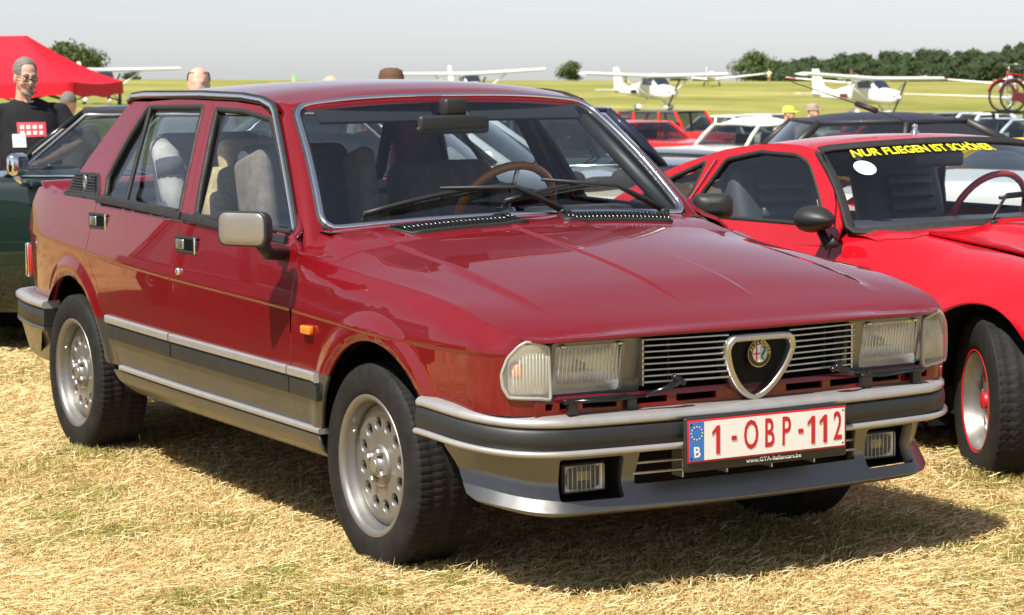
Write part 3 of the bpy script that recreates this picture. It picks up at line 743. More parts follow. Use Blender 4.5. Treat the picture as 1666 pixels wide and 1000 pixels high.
for s_ in (-1, 1):
    a, b = sorted((s_*.405, s_*.592)); sa, sb = s_of_y(a), s_of_y(b)
    sk_holes.append(round_poly([(sa, .290), (sb, .290), (sb+(.0 if s_ > 0 else 0), .403), (sa, .403)], .014, 4))
gs = s_of_y(.372); sk_holes.append(round_poly([(-gs, .320), (gs, .320), (gs-.01, .408), (-gs+.01, .408)], .008, 3))
ext = [(s, z) for s in np.linspace(-HL, HL, 190) for z in (.273, .3195, .326, .333, .340, .346)]
panel('front_skirt', [(-HL+.0, .418), (-HL+.10, .33), (-HL+.17, .276), (-HL+.22, .264), (HL-.22, .264), (HL-.17, .276), (HL-.10, .33), (HL-.0, .418)], skirtf, 'silver', car, holes=sk_holes, step=.03, extra=ext, flange=.03, flip=False)
sk = bpy.data.objects['front_skirt']
for s_ in (-1, 1):      # fog lamps in black recesses
    a, b = sorted((s_*.398, s_*.600)); xb = .665; bx = MB()
    R0 = [(a, .284), (b, .284), (b, .409), (a, .409)]
    def fx(y): return fpath(s_of_y(y))[0].x-.085
    bx.add([(fx(y), y, z) for y, z in R0]+[(.625, y, z) for y, z in R0], [(0, 1, 5, 4), (1, 2, 6, 5), (2, 3, 7, 6), (3, 0, 4, 7), (4, 5, 6, 7)])
    rc = bx.build('fog_lamp_recess', 'blackplastic', car, fix=False)
    yc = s_*.493; lx = .705; w_, h_ = .122, .072; zc_ = .341
    fo = MB(); fo.rbox((lx-.03, yc, zc_), (.05, w_+.012, h_+.012), .006, 2); fl = fo.build('fog_lamp', 'blackplastic', car)
    rf = MB(); rf.grid([[(lx-.002-.022*(1-((i-4)/4)**2)*(1-((j-3)/3)**2), yc+w_*.48*(i-4)/4, zc_+h_*.47*(j-3)/3) for j in range(7)] for i in range(9)]); rf.build('fog_lamp_reflector', 'reflector', fl)
    gl = MB(); gl.grid([[(lx+.005+.004*abs(sin(i*pi/2)), yc+w_/2*(i-24)/24, zc_+h_/2*(j-1)) for j in range(3)] for i in range(49)], smooth=False); gl.build('fog_lamp_lens', 'lampglass', fl)
    rb = MB()
    for k in range(9): rb.tube([(lx+.010, yc+w_*.46*(k-4)/4, zc_-h_*.46), (lx+.010, yc+w_*.46*(k-4)/4, zc_+h_*.46)], .0016, 5)
    rb.build('lens_ribs', 'lensrib', fl); MB().rbox((lx-.008, yc, zc_+.004), (.006, .045, .03), .004, 2).build('fog_lamp_bulb', M.setdefault('bulbyellow', mat('bulb_yellow', (.60, .48, .12), .3, .3)), fl)
# lower grille
MB().box((.66, 0, .365), (.01, .80, .13)).build('lower_grille_backing', 'void', car)
for z in (.348, .376):
    pth = [(fpath(s)[0]-fpath(s)[1]*.068) for s in np.linspace(-gs-.004, gs+.004, 15)]; mb = MB(); mb.tube([(p.x, p.y, z) for p in pth], .0042, 6); mb.build('lower_grille_slat', 'silverstrip', car)
for y in (-.22, -.075, .075, .22): MB().box((.763-.02, y, .367), (.05, .005, .082)).build('lower_grille_divider', 'silverstrip', car)

# --- nose: valance with slots, grille, shield, lamps
def nosef(y, z): return (.748+.030*(1-(y/.66)**2)-.25*max(0, z-.556)**1, y, z)
def slot(a, b, z0=.5335, z1=.5555): return round_poly([(a, z0), (b, z0), (b, z1), (a, z1)], .004, 2)
ss = [(.614, .638), (.55, .597), (.425, .53), (.27, .395), (.115, .245)]
panel('slotted_nose_panel', [(-.665, .520), (.665, .520), (.665, .568), (-.665, .568)], nosef, 'paint', car, holes=[slot(a, b) for a, b in ss]+[slot(-b, -a) for a, b in ss], step=.03, flange=.015)
MB().box((.70, 0, .54), (.02, 1.24, .08)).build('nose_backing', 'void', car)
MB().box((.675, 0, .64), (.02, 1.36, .20)).build('grille_backing', 'void', car)
MB().box((.705, 0, .716), (.07, 1.22, .010)).build('bonnet_slam_panel', 'void', car)
def gx(y): return .762+.036*(1-(abs(y)/.36)**1.6)
for s_ in (-1, 1):
    for i in range(8):
        z = .7035-.0163*i; mb = MB()
        pts = [(gx(y)+.06*(z-.64), s_*y, z) for y in np.linspace(np.interp(z, [.525, .56, .60, .65, .70], [.02, .06, .088, .107, .10]), .346, 10)]
        sweep('grille_slat', pts, rprof(.0052, .016, .35), Vector((1, 0, .25)), 'satin', car)
    MB().box((gx(.346)-.004, s_*.348, .645), (.02, .005, .125)).build('grille_end_bar', 'satin', car)
    for y in (.26,): MB().box((gx(y)-.02, s_*y, .645), (.006, .005, .12)).build('grille_stay', 'blackplastic', car)
SH = [(y_, z_-.004) for y_, z_ in [(0, .521), (.030, .532), (.066, .562), (.096, .605), (.1135, .648), (.117, .672), (.110, .692), (.094, .7065), (.07, .709), (0, .7095)]]
SHO = [(y, z) for y, z in SH]+[(-y, z) for y, z in SH[-2:0:-1]]
SHO = [tuple(p) for p in smoothpath(SHO+[SHO[0]], 3)[:-1]]
def inset(poly, d):
    out = []; k = len(poly)
    for i in range(k):
        a, b, c = Vector(poly[i-1]), Vector(poly[i]), Vector(poly[(i+1) % k]); t = (c-a).normalized(); n = Vector((-t.y, t.x)); out.append(tuple(b+n*d))
    return out
def shx(z, h): return .792+.20*(z-.521)+h
G = [[(shx(z, h), y, z) for y, z in inset(SHO, d)] for d, h in ((0, -.05), (0, -.004), (.0025, .0015), (.007, .004), (.0095, .0015), (.011, .004), (.016, .003), (.019, -.003), (.0205, -.03))]
mb = MB(); mb.grid(G, closed_v=True); shield = mb.build('grille_shield', 'satin', car)
mb = MB(); I = inset(SHO, .019); tri = geometry.tessellate_polygon([[Vector((y, z, 0)) for y, z in I]]); mb.add([(shx(z, -.026), y, z) for y, z in I], [tuple(t) for t in tri]); mb.build('shield_backing', 'void', shield)
me_ = MB()
for i in range(34):
    for j in range(40):
        y = -.10+.006*i+(.003 if j % 2 else 0); z = .53+.0045*j
        if inside((y, z), I): me_.box((shx(z, -.020), y, z), (.002, .0022, .003))
mo = me_.build('shield_mesh', 'blackplastic', shield); mo['kind'] = 'stuff'
# round badge
BC = (shx(.650, -.006), 0.0, .650)
def bd(r, h): return [(BC[0]+h+.2*0, BC[1]+r*cos(2*pi*i/40), BC[2]+r*sin(2*pi*i/40)) for i in range(40)]
def disc(name, poly, h, m, par, th=.002):
    mb = MB(); mb.prism(poly, h-th, h, lambda u, v, q: (BC[0]+q, BC[1]+u, BC[2]+v)); return mb.build(name, m, par)
M['badgewhite'] = mat('badge_white', (.72, .72, .70), .35); M['badgeblue'] = mat('badge_pale_blue', (.38, .47, .55), .35); M['badgegreen'] = mat('badge_green', (.02, .12, .03), .4); M['badgered'] = mat('badge_red', (.45, .01, .02), .4); M['gold'] = mat('gold_trim', (.62, .50, .28), .3, 1.0); M['badgenavy'] = mat('badge_dark', (.012, .016, .014), .35)
badge = disc('badge', circ(0, 0, .0375, 48), .0, 'gold', shield, .008)
disc('badge_ring', circ(0, 0, .0355, 48), .0015, 'badgenavy', badge); disc('badge_inner_rim', circ(0, 0, .0245, 40), .0025, 'gold', badge)
disc('badge_left_half', [p for p in arc(0, 0, .0232, 90, 270, 20)], .0035, 'badgewhite', badge); disc('badge_right_half', [p for p in arc(0, 0, .0232, -90, 90, 20)], .0035, 'badgeblue', badge)
disc('badge_cross', [(-.0135, -.0195), (-.0095, -.0195), (-.0095, -.002), (-.0015, -.002), (-.0015, .002), (-.0095, .002), (-.0095, .0195), (-.0135, .0195), (-.0135, .002), (-.0215, .002), (-.0215, -.002), (-.0135, -.002)], .0045, 'badgered', badge)
mb = MB(); mb.tube([(BC[0]+.0045, .011+.005*sin(t*1.9*pi+.4), BC[2]+.017-.034*t) for t in np.linspace(0, 1, 22)], [.0014+.0016*sin(pi*t) for t in np.linspace(.08, .95, 22)], 6); mb.tube([(BC[0]+.0045, .011+.005*sin(.4)-.0, BC[2]+.016), (BC[0]+.0045, .006, BC[2]+.019)], .002, 6); mb.build('badge_serpent', 'badgegreen', badge)
for word, a0, st in (('ALFA', 158, -19), ('ROMEO', 78, -19)):
    for i, ch in enumerate(word):
        a = radians(a0+st*i); r = .0298; th = a-pi/2
        letters('badge_lettering', ch, .0105, lambda u, v, h, a=a, th=th: (BC[0]+.002+h, BC[1]+r*cos(a)+u*cos(th)-v*sin(th), BC[2]+r*sin(a)+u*sin(th)+v*cos(th)), 'gold', badge, extr=.0003, bold=.0002)
# headlamps
for s_ in (-1, 1):
    def Y(y): return s_*y
    y0, y1, z0, z1 = .399, .606, .574, .701
    def lx(y, z): return .735+.012*(z-.63)/.07+.028*(1-((y-.36)/.27)**2)*.4
    hl = MB()
    fr = round_poly([(.338, .562), (.614, .562), (.614, .711), (.338, .711)], .008, 3); fi = round_poly([(y0, z0), (y1, z0), (y1, z1), (y0, z1)], .012, 3)
    hl.grid([[(lx(y, z)-.05, Y(y), z) for y, z in fr], [(lx(y, z)-.002, Y(y), z) for y, z in fr], [(lx(y, z)-.002, Y(y), z) for y, z in fi], [(lx(y, z)-.012, Y(y), z) for y, z in fi]], closed_v=True, smooth=False)
    head = hl.build('headlamp', 'bezelgrey' if 'bezelgrey' in M else M.setdefault('bezelgrey', mat('bezel_grey', (.16, .155, .14), .35, .2, coat=.5)), car)
    rf = MB(); rf.grid([[(lx(.5, .64)-.016-.040*(1-((i-8)/8)**4)*(1-((j-5)/5)**4), Y(lerp(y0, y1, i/16)), lerp(z0, z1, j/10)) for j in range(11)] for i in range(17)]); rf.build('headlamp_reflector', 'reflector', head)
    bu = MB(); bu.lathe([(.0001, .02), (.012, .018), (.016, .0), (.016, -.04)], c=(lx(.5, .64)-.05, Y(.50), .64), axis='x', n=16); bu.build('headlamp_bulb', 'satin', head)
    MB().box((lx(.5, .64)-.035, Y(.50), .628), (.01, .075, .004)).build('headlamp_bulb_shield', 'satin', head)
    n = 60; gl = MB(); gl.grid([[(lx(lerp(y0, y1, i/n), z)+.003+.0035*(1 if (i % 2) else 0)*(1 if .2 < q < .93 else 0), Y(lerp(y0, y1, i/n)), z) for q, z in ((q, lerp(z0, z1, q)) for q in (0, .05, .2, .45, .7, .93, 1))] for i in range(n+1)], smooth=False); gl.build('headlamp_lens', 'lampglass', head)
    rb = MB()
    for k in range(17): yy = lerp(y0+.012, y1-.012, k/16); rb.tube([(lx(yy, z0+.03)+.006, Y(yy), z0+.03), (lx(yy, .64)+.0065, Y(yy), .64), (lx(yy, z1-.008)+.006, Y(yy), z1-.008)], .0026, 5)
    rb.build('lens_ribs', 'lensrib', head)
    for yy in (.415, .585):
        MB().rbox((lx(yy, .698)+.004, Y(yy), .7005), (.012, .016, .010), .003, 2).build('lens_clip', 'satin', head)
    # corner indicator lens
    ip = [(.800, .719), (.835, .712), (.866, .702), (.872, .564), (.838, .569), (.744, .574), (.725, .602), (.721, .635), (.741, .677), (.775, .707)]
    ip = round_poly(ip, .006, 2)
    ind = panel('indicator_lamp', ip, lambda u, z: (PLX(u)+.003, -PLY(u)-.002, z), 'lampglass', car, step=.02, flange=.02, mirror=s_ > 0)
    it = []
    for u, z in densify(inset(ip, -.004) if False else ip, .02): it.append(Vector((PLX(u)+.003, s_*(PLY(u)+.002), z)))
    M.setdefault('lensrim', mat('lens_rim', (.34, .335, .31), .3, .1, coat=.8))
    sweep('indicator_rim', it, [(-.004, -.012), (-.004, .0015), (.004, .0015), (.004, -.012)], [Vector((.75, s_*.6, 0))]*len(it), 'lensrim', ind, closed=True)
    rf = MB(); rf.grid([[(PLX(u)-.028-.01*sin(pi*i/8), s_*(PLY(u)-.022), lerp(.575, .705, j/6)) for j in range(7)] for i, u in enumerate(np.linspace(.735, .868, 9))]); rf.build('indicator_reflector', 'reflector', ind)
    n = 24; fl = MB(); fl.grid([[(PLX(u)-.006+.002*(i % 2), s_*(PLY(u)-.006), z) for z in (.585, .64, .693 if u > .77 else .66)] for i, u in enumerate(np.linspace(.75, .862, n))], smooth=False); fl.build('indicator_flutes', 'lampglass', ind)
    rb = MB()
    for u in np.linspace(.758, .858, 11): zt2 = .700-.05*sm((.80-u)/.06); rb.tube([(PLX(u)-.001, s_*(PLY(u)-.0015), .586), (PLX(u)-.001, s_*(PLY(u)-.0015), zt2-.012)], .0022, 5)
    rb.build('lens_ribs', 'lensrib', ind)
    bu = MB(); bu.lathe([(.0001, .026), (.014, .018), (.018, 0), (.014, -.018), (.0001, -.024)], c=(PLX(.768)-.014, s_*(PLY(.768)-.012), .640), n=14); bu.build('indicator_bulb', 'orange', ind)
    # headlamp wiper
    wp = MB(); wp.rbox((.775, Y(.50), .560), (.02, .20, .014), .004, 2); wo = wp.build('headlamp_wiper', 'blackgloss', car)
    wp = MB(); wp.tube([(.795, Y(.36), .560), (.812, Y(.30), .578), (.815, Y(.255), .598)], [.006, .008, .011], 7); wp.rbox((.812, Y(.262), .597), (.018, .045, .016), .006, 2, Matrix.Rotation(-s_*radians(-32), 3, 'X')); wp.build('wiper_arm', 'blackgloss', wo)
    wp = MB(); wp.tube([(.785, Y(.57), .560), (.79, Y(.45), .556), (.798, Y(.36), .561)], .005, 6); wp.build('wiper_blade', 'blackgloss', wo)
    for yy in (.572, .39): MB().box((.775, Y(yy), .545), (.016, .028, .040)).build('wiper_bracket', 'blackplastic', wo)

# --- number plate
PX, PY, PZ, TL = .862, -.006, .4365, -.02
pl_ = MB(); pl_.rbox((PX-.010, PY, PZ-.009), (.014, .536, .146), .005, 2); plate = pl_.build('number_plate', 'blackplastic', car); plate['label'] = 'white Belgian number plate with red characters 1-OBP-112'
MB().rbox((PX-.0015, PY, PZ), (.004, .524, .114), .0015, 2).build('plate_border', 'platered', plate)
MB().box((PX+.001, PY+.0225, PZ), (.003, .467, .103)).build('plate_face', 'white', plate)
MB().box((PX+.001, PY-.2345, PZ), (.003, .046, .103)).build('plate_blue_band', 'plateblue', plate)
for ch, yc in (('1', -.172), ('-', -.118), ('O', -.062), ('B', -.002), ('P', .054), ('-', .103), ('1', .143), ('1', .184), ('2', .229)):
    if ch in '1-':
        P_ = [(-.004, -.038), (.0075, -.038), (.0075, .038), (-.0015, .038), (-.017, .022), (-.017, .013), (-.004, .022)] if ch == '1' else [(-.008, -.006), (.008, -.006), (.008, .006), (-.008, .006)]
        MB().prism(P_, 0, .0012, lambda u, v, h, yc=yc: (PX+.0028+h, PY+yc+.003+u, PZ+v)).build('plate_character', 'platered', plate); continue
    letters('plate_character', ch, .111, lambda u, v, h, yc=yc: (PX+.0028+h, PY+yc+.003+u, PZ+v-.0), 'platered', plate, extr=.0006, bold=.0012, sx=.56)
letters('plate_country_letter', 'B', .040, lambda u, v, h: (PX+.0028+h, PY-.2345+u, PZ-.030+v), 'white', plate, extr=.0005, bold=.0008)
for i in range(12):
    a = 2*pi*i/12; st = MB(); st.lathe([(.0026, 0), (.0001, .001)], n=5, axis='x', c=(PX+.0027, PY-.2345+.0175*cos(a), PZ+.022+.0175*sin(a))); st.build('plate_star', 'yellow', plate)
letters('plate_frame_lettering', 'www.GTA-Italiancars.be', .0165, lambda u, v, h: (PX-.0022+h, PY+.02+u, PZ-.067+v), 'white', plate, extr=.0004, bold=.0003, sx=1.12)
for y, z in ((-.252, .045), (-.252, -.045), (.25, .045), (.25, -.045)):
    mb = MB(); mb.lathe([(.003, 0), (.0001, .0005)], n=10, axis='x', c=(PX+.0027, PY+y, PZ+z)); mb.build('plate_screw', 'void', plate)

# --- mirrors
for s_ in (-1, 1):
    if s_ < 0: hc = Vector((-.455, -.942, .960)); dims = (.055, .185, .104); rot = Matrix.Rotation(radians(-62), 3, 'Z')
    else: hc = Vector((-.66, .875, .950)); dims = (.050, .140, .088); rot = Matrix.Rotation(radians(-30), 3, 'Z')
    def mpoly(k): return round_poly([(-dims[1]/2*k, -dims[2]/2*k), (dims[1]/2*k, -dims[2]/2*k), (dims[1]/2*k, dims[2]/2*k), (-dims[1]/2*k, dims[2]/2*k)], .030, 6)
    sg = 1 if s_ < 0 else -1
    mb = MB(); rows = [[hc+rot @ Vector((sg*h, y, z)) for y, z in mpoly(k)] for k, h in ((.30, -.040), (.62, -.036), (.85, -.022), (.96, -.004), (1.0, .012), (1.0, .022), (.97, .027), (.93, .027))]
    mb.grid(rows, closed_v=True); mb.add(rows[0], [tuple(range(len(rows[0])))]); mb.add(rows[-1], [tuple(range(len(rows[0])))]); mo = mb.build('door_mirror', 'blackplastic', car)
    M.setdefault('mirrorface', mat('mirror_shell', (.33, .31, .28), .38, .75, rvar=.08))
    mb = MB(); rows = [[hc+rot @ Vector((sg*h, y, z)) for y, z in mpoly(k)] for k, h in ((.92, .022), (.915, .0275), (.87, .0305), (.5, .032), (.01, .0325))]; mb.grid(rows, closed_v=True); mb.build('mirror_face', 'mirrorface' if s_ < 0 else 'blackplastic', mo)
    foot = Vector((-.53, s_*.79, .868)) if s_ < 0 else Vector((-.60, .79, .872))
    mb = MB(); mb.tube([hc+Vector((.01, -s_*.045, -.045)), hc.lerp(foot, .55)+Vector((0, 0, -.030)), foot+Vector((.02, 0, .004))], [.024, .020, .019], 10); mb.rbox(foot+Vector((0, s_*.004, 0)), (.075, .03, .034), .013, 3); mb.build('mirror_arm', 'blackplastic', mo)

# --- windscreen wipers
for k, (pv, tip, b0, b1) in enumerate((((.0, .20), (.16, -.40), (.065, -.80), (.20, .03)), ((.0, .80), (.19, .18), (.085, -.06), (.20, .55)))):
    def W(q, off=.0): p = Vector(ws(q[0], q[1])); return p+Vector((.63, 0, .77))*off
    wp = MB(); base = W(pv, .02)+Vector((.03, 0, -.012)); wp.rbox(base, (.035, .03, .028), .007, 2)
    wo = wp.build('windscreen_wiper', 'blackplastic', car)
    mid = W((.13, lerp(pv[1], tip[1], .32)), .042)
    wp = MB(); wp.tube([base+Vector((0, 0, .01)), mid, W((lerp(pv[0], tip[0], 1), tip[1]), .036)], [.012, .0085, .005], 7); wp.build('wiper_arm', 'blackplastic', wo)
    pts = [W((lerp(b0[0], b1[0], t), lerp(b0[1], b1[1], t)), .012+.014*sin(pi*t)) for t in np.linspace(0, 1, 9)]
    wp = MB(); wp.tube(pts, .0075, 6); wp.tube([W((lerp(b0[0], b1[0], t), lerp(b0[1], b1[1], t)), .005) for t in np.linspace(0, 1, 9)], .005, 5)
    for t in (.1, .3, .5, .7, .9): wp.tube([W((lerp(b0[0], b1[0], t), lerp(b0[1], b1[1], t)), .004), W((lerp(b0[0], b1[0], t), lerp(b0[1], b1[1], t)), .02)], .006, 5)
    wp.build('wiper_blade', 'blackplastic', wo)

# --- underbody, interior
ub = MB(); ub.prism([(-3.3, .26), (-2.93, .26), (-2.9, .5), (-2.1, .5), (-2.1, .25), (-.35, .25), (-.35, .5), (.47, .5), (.5, .30), (.68, .30), (.68, .56), (-3.35, .56)], -.60, .60, lambda u, v, h: (u, h, v)); ub.build('underbody', 'under', car)
MB().box((-1.2, 0, .305), (1.75, 1.46, .05)).build('floor_pan', 'under', car)
for x in (-.02, -2.51): MB().box((x, 0, .30), (.08, 1.2, .08)).build('axle', 'under', car)
MB().box((.10, 0, .66), (.95, 1.36, .06)).build('engine_bay_floor', 'void', car)
MB().box((-.37, 0, .65), (.03, 1.40, .40)).build('bulkhead', 'void', car)
for s_ in (-1, 1):
    MB().box((-1.40, s_*.748, .645), (1.60, .02, .52)).build('door_lining', 'clothdark', car)
dash = MB(); dash.grid([[(x, y, z) for y in np.linspace(-.68, .68, 9)] for x, z in ((-.44, .935), (-.52, .938), (-.68, .930), (-.74, .915), (-.76, .88), (-.75, .78), (-.70, .66))]); dash.build('dashboard', 'blackplastic', car)
MB().rbox((-.70, .36, .945), (.14, .36, .05), .02, 3).build('instrument_cowl', 'blackplastic', car)
MB().box((-.56, .30, .9445), (.16, .30, .002), Matrix.Rotation(.2, 3, 'Z')).build('paper_sheet', 'paper', car)
st = MB(); c0 = Vector((-1.12, .32, .935)); ax = Vector((-.85, 0, .5)).normalized(); a_ = Vector((0, 1, 0)); b_ = ax.cross(a_)
st.tube([c0+(a_*cos(q)+b_*sin(q))*.185 for q in np.linspace(0, 2*pi, 40)[:-1]], .0155, 8, closed=True); sw = st.build('steering_wheel', 'tan', car)
sp = MB()
for q in (pi*.1, pi*.9, pi*1.5): sp.tube([c0-ax*.02, c0+(a_*cos(q)+b_*sin(q))*.18], .009, 6)
sp.lathe([(.04, .0), (.035, .02), (.0001, .022)], c=c0-Vector((0, 0, .01)), n=16); sp.build('wheel_spokes', 'satin', sw)
def seat(x, y, m, wdt=.50, rest=True):
    s = MB(); s.rbox((x+.02, y, .50), (.52, wdt, .16), .05, 3); so = s.build('seat', m, car)
    b = MB(); Rb = Matrix.Rotation(radians(-14), 3, 'Y'); b.rbox((x-.30, y, .80), (.14, wdt, .60), .06, 4, Rb)
    for q in (-1, 1): b.rbox((x-.25, y+q*wdt*.42, .78), (.17, .085, .46), .035, 3, Rb)
    b.build('backrest', m, so)
    if not rest: return so
    h = MB(); h.rbox((x-.385, y, 1.115), (.085, .27, .15), .035, 3, Rb); h.tube([(x-.36, y-.06, 1.0), (x-.38, y-.06, 1.1)], .006, 6); h.tube([(x-.36, y+.06, 1.0), (x-.38, y+.06, 1.1)], .006, 6); h.build('headrest', m, so)
    return so
seat(-1.30, -.37, 'clothbeige', .46); seat(-1.31, .36, 'cloth', .42, False)
rs = MB(); rs.rbox((-2.02, 0, .50), (.50, 1.30, .17), .05, 3); rs.rbox((-2.30, 0, .76), (.14, 1.28, .48), .05, 3, Matrix.Rotation(radians(-18), 3, 'Y')); rs.build('rear_bench', 'clothbeige', car)
MB().box((-2.48, 0, .955), (.40, 1.3, .015)).build('parcel_shelf', 'clothdark', car)
rm = MB(); rm.rbox((-.80, -.055, 1.245), (.03, .26, .062), .014, 3); rmo = rm.build('rear_view_mirror', 'blackplastic', car)
MB().rbox((-.838, -.035, 1.300), (.05, .085, .06), .012, 2).build('mirror_mount', 'blackplastic', rmo)
lin = MB(); lin.grid([[(x, y, roofz(x, y)-.035) for y in np.linspace(-.57, .57, 9)] for x in np.linspace(-2.3, -.99, 10)]); lin.build('roof_lining', 'clothnavy', car)
for s_ in (-1, 1):
    v = MB(); v.rbox((-.93, s_*.28, 1.285), (.10, .42, .012), .005, 2, Matrix.Rotation(radians(38), 3, 'Y')); v.build('sun_visor', 'clothnavy', car)
# child seats
cs = thing('child_seat', 'grey child car seat strapped on the front passenger seat of the dark red saloon', 'child seat')
cb = MB(); Rb = Matrix.Rotation(radians(-14), 3, 'Y')
cb.rbox((-1.38, -.34, .93), (.12, .40, .50), .05, 4, Rb); cb.rbox((-1.20, -.34, .64), (.36, .40, .14), .05, 4)
cb.build('shell', 'clothdark', cs)
for q in (-1, 1):
    w2 = MB(); w2.rbox((-1.31, -.34+q*.19, 1.00), (.22, .07, .30), .034, 4, Rb); w2.rbox((-1.21, -.34+q*.19, .78), (.30, .06, .18), .03, 3); w2.build('side_wing', 'cloth', cs)
cs2 = thing('child_seat', 'black child seat with pale patterned padding, behind the rear window of the dark red saloon', 'child seat')
cb = MB(); cb.rbox((-2.08, -.36, .92), (.12, .44, .58), .06, 4, Rb); cb.rbox((-1.93, -.36, .64), (.36, .42, .14), .05, 4); cb.build('shell', 'clothdark', cs2)
for q in (-1, 1):
    w2 = MB(); w2.tube([(-2.10, -.36+q*.20, 1.15), (-1.98, -.36+q*.225, 1.12), (-1.92, -.36+q*.225, 1.0), (-1.88, -.36+q*.21, .86)], [.04, .05, .05, .042], 12); w2.build('padded_wing', 'pattern', cs2)
    for j, z in enumerate((1.08, .93)):
        w3 = MB(); w3.tube([(-1.955+.03*j, -.36+q*.226, z+.03), (-1.935+.03*j, -.36+q*.226, z-.03)], .0515, 12); w3.build('dark_patch', 'clothdark', cs2)
w2 = MB(); w2.rbox((-1.82, -.40, .93), (.20, .12, .12), .05, 4); w2.build('cushion', 'pattern', cs2)
# wheels
alloy_wheel(car, 0, -.680, .298, side=-1); alloy_wheel(car, -2.51, -.672, .298, side=-1)
alloy_wheel(car, 0, .680, .298, side=1); alloy_wheel(car, -2.51, .672, .298, side=1)
# ------------------------------------------------------------------ ground: meadow dipping away behind the cars, then rising to a crest
FH = Vector((cos(AZ), sin(AZ))); RH = Vector((sin(AZ), -cos(AZ)))
GZD = spl([-10, 9, 14, 27, 50, 90, 165, 250, 330, 450, 900, 3000], [0, 0, -.10, -.42, -.92, -1.22, -1.22, -.62, -.05, -.55, -3.2, -14])
def dl(x, y): v = Vector((x-CAM[0], y-CAM[1])); return v.dot(FH), v.dot(RH)
def gz(x, y):
    d, l = dl(x, y); z = GZD(d)
    if d > 11:          # the whole slope leans a little to the right
        ll = max(-90, min(90, l)); k = np.interp(d, [11, 25, 60, 165, 330, 900], [0, .014, .018, .020, .0135, .006]); z -= k*(ll if d > 60 else max(-8, min(14, ll)))
        z += .25*sin(l*.011+1.2)*sm((d-150)/250)
    if d < 14: z += .012*sin(x*1.7+.4)*cos(y*1.3)
    return z
def gp(u, D, v=300):
    """ground point seen in image column u at depth D"""
    p = at_depth(u, v, D); return Vector((p.x, p.y, gz(p.x, p.y)))
def ground_mat():
    m = bpy.data.materials.new('meadow'); m.use_nodes = True; nt = m.node_tree; b = nt.nodes['Principled BSDF']; b.inputs['Roughness'].default_value = .95; b.inputs['Specular IOR Level'].default_value = .1
    n1 = noise(nt, 1.3, 6); n2 = noise(nt, 30, 5, dist=.5); n3 = noise(nt, .045, 4); n4 = noise(nt, .5, 5)
    near_c = ramp(nt, n2.outputs[0], [(.28, (.24, .16, .055)), (.5, (.48, .35, .14)), (.72, (.62, .50, .25))])
    grn = ramp(nt, n2.outputs[0], [(.3, (.09, .09, .018)), (.7, (.30, .27, .085))])
    f1 = ramp(nt, n1.outputs[0], [(.46, (0, 0, 0)), (.66, (.8, .8, .8))])
    mx = nt.nodes.new('ShaderNodeMix'); mx.data_type = 'RGBA'; nt.links.new(f1.outputs[0], mx.inputs[0]); nt.links.new(near_c.outputs[0], mx.inputs[6]); nt.links.new(grn.outputs[0], mx.inputs[7])
    far_a = ramp(nt, n3.outputs[0], [(.33, (.19, .20, .052)), (.5, (.265, .255, .078)), (.68, (.36, .325, .125))])
    far_b = ramp(nt, n4.outputs[0], [(.3, (.72, .80, .62)), (.7, (1.12, 1.05, 1.0))])
    mm = nt.nodes.new('ShaderNodeMix'); mm.data_type = 'RGBA'; mm.blend_type = 'MULTIPLY'; mm.inputs[0].default_value = 1; nt.links.new(far_a.outputs[0], mm.inputs[6]); nt.links.new(far_b.outputs[0], mm.inputs[7])
    at = nt.nodes.new('ShaderNodeAttribute'); at.attribute_name = 'meadow_zone'
    fin = nt.nodes.new('ShaderNodeMix'); fin.data_type = 'RGBA'; nt.links.new(at.outputs['Fac'], fin.inputs[0]); nt.links.new(mx.outputs[2], fin.inputs[6]); nt.links.new(mm.outputs[2], fin.inputs[7])
    nt.links.new(fin.outputs[2], b.inputs['Base Color'])
    bp = nt.nodes.new('ShaderNodeBump'); bp.inputs['Strength'].default_value = .8; bp.inputs['Distance'].default_value = .02; nt.links.new(n2.outputs[0], bp.inputs['Height']); nt.links.new(bp.outputs[0], b.inputs['Normal'])
    return m
ds = [-6, -3, 0, 2]+list(np.arange(3, 14, .35))+list(np.geomspace(14, 3000, 90))
ls = [math.copysign(abs(q)**2.2, q) for q in [-1.0+2*i/110 for i in range(111)]]
V = []; zone = []
for d in ds:
    wd = max(40, 2.2*d+20)
    for l in ls:
        q = Vector((CAM[0], CAM[1]))+FH*d+RH*(l*wd); V.append((q.x, q.y, gz(q.x, q.y))); zone.append(sm((d-13)/22))
nl = len(ls); F = [(i*nl+j, i*nl+j+1, (i+1)*nl+j+1, (i+1)*nl+j) for i in range(len(ds)-1) for j in range(nl-1)]
go = rawmesh('ground', V, F, ground_mat(), None, True); go['kind'] = 'structure'
at_ = go.data.attributes.new('meadow_zone', 'FLOAT', 'POINT'); at_.data.foreach_set('value', zone)
bm = bmesh.new(); bm.from_mesh(go.data); bmesh.ops.recalc_face_normals(bm, faces=bm.faces[:])
if bm.faces[0].normal.z < 0: bmesh.ops.reverse_faces(bm, faces=bm.faces[:])
bm.to_mesh(go.data); bm.free()

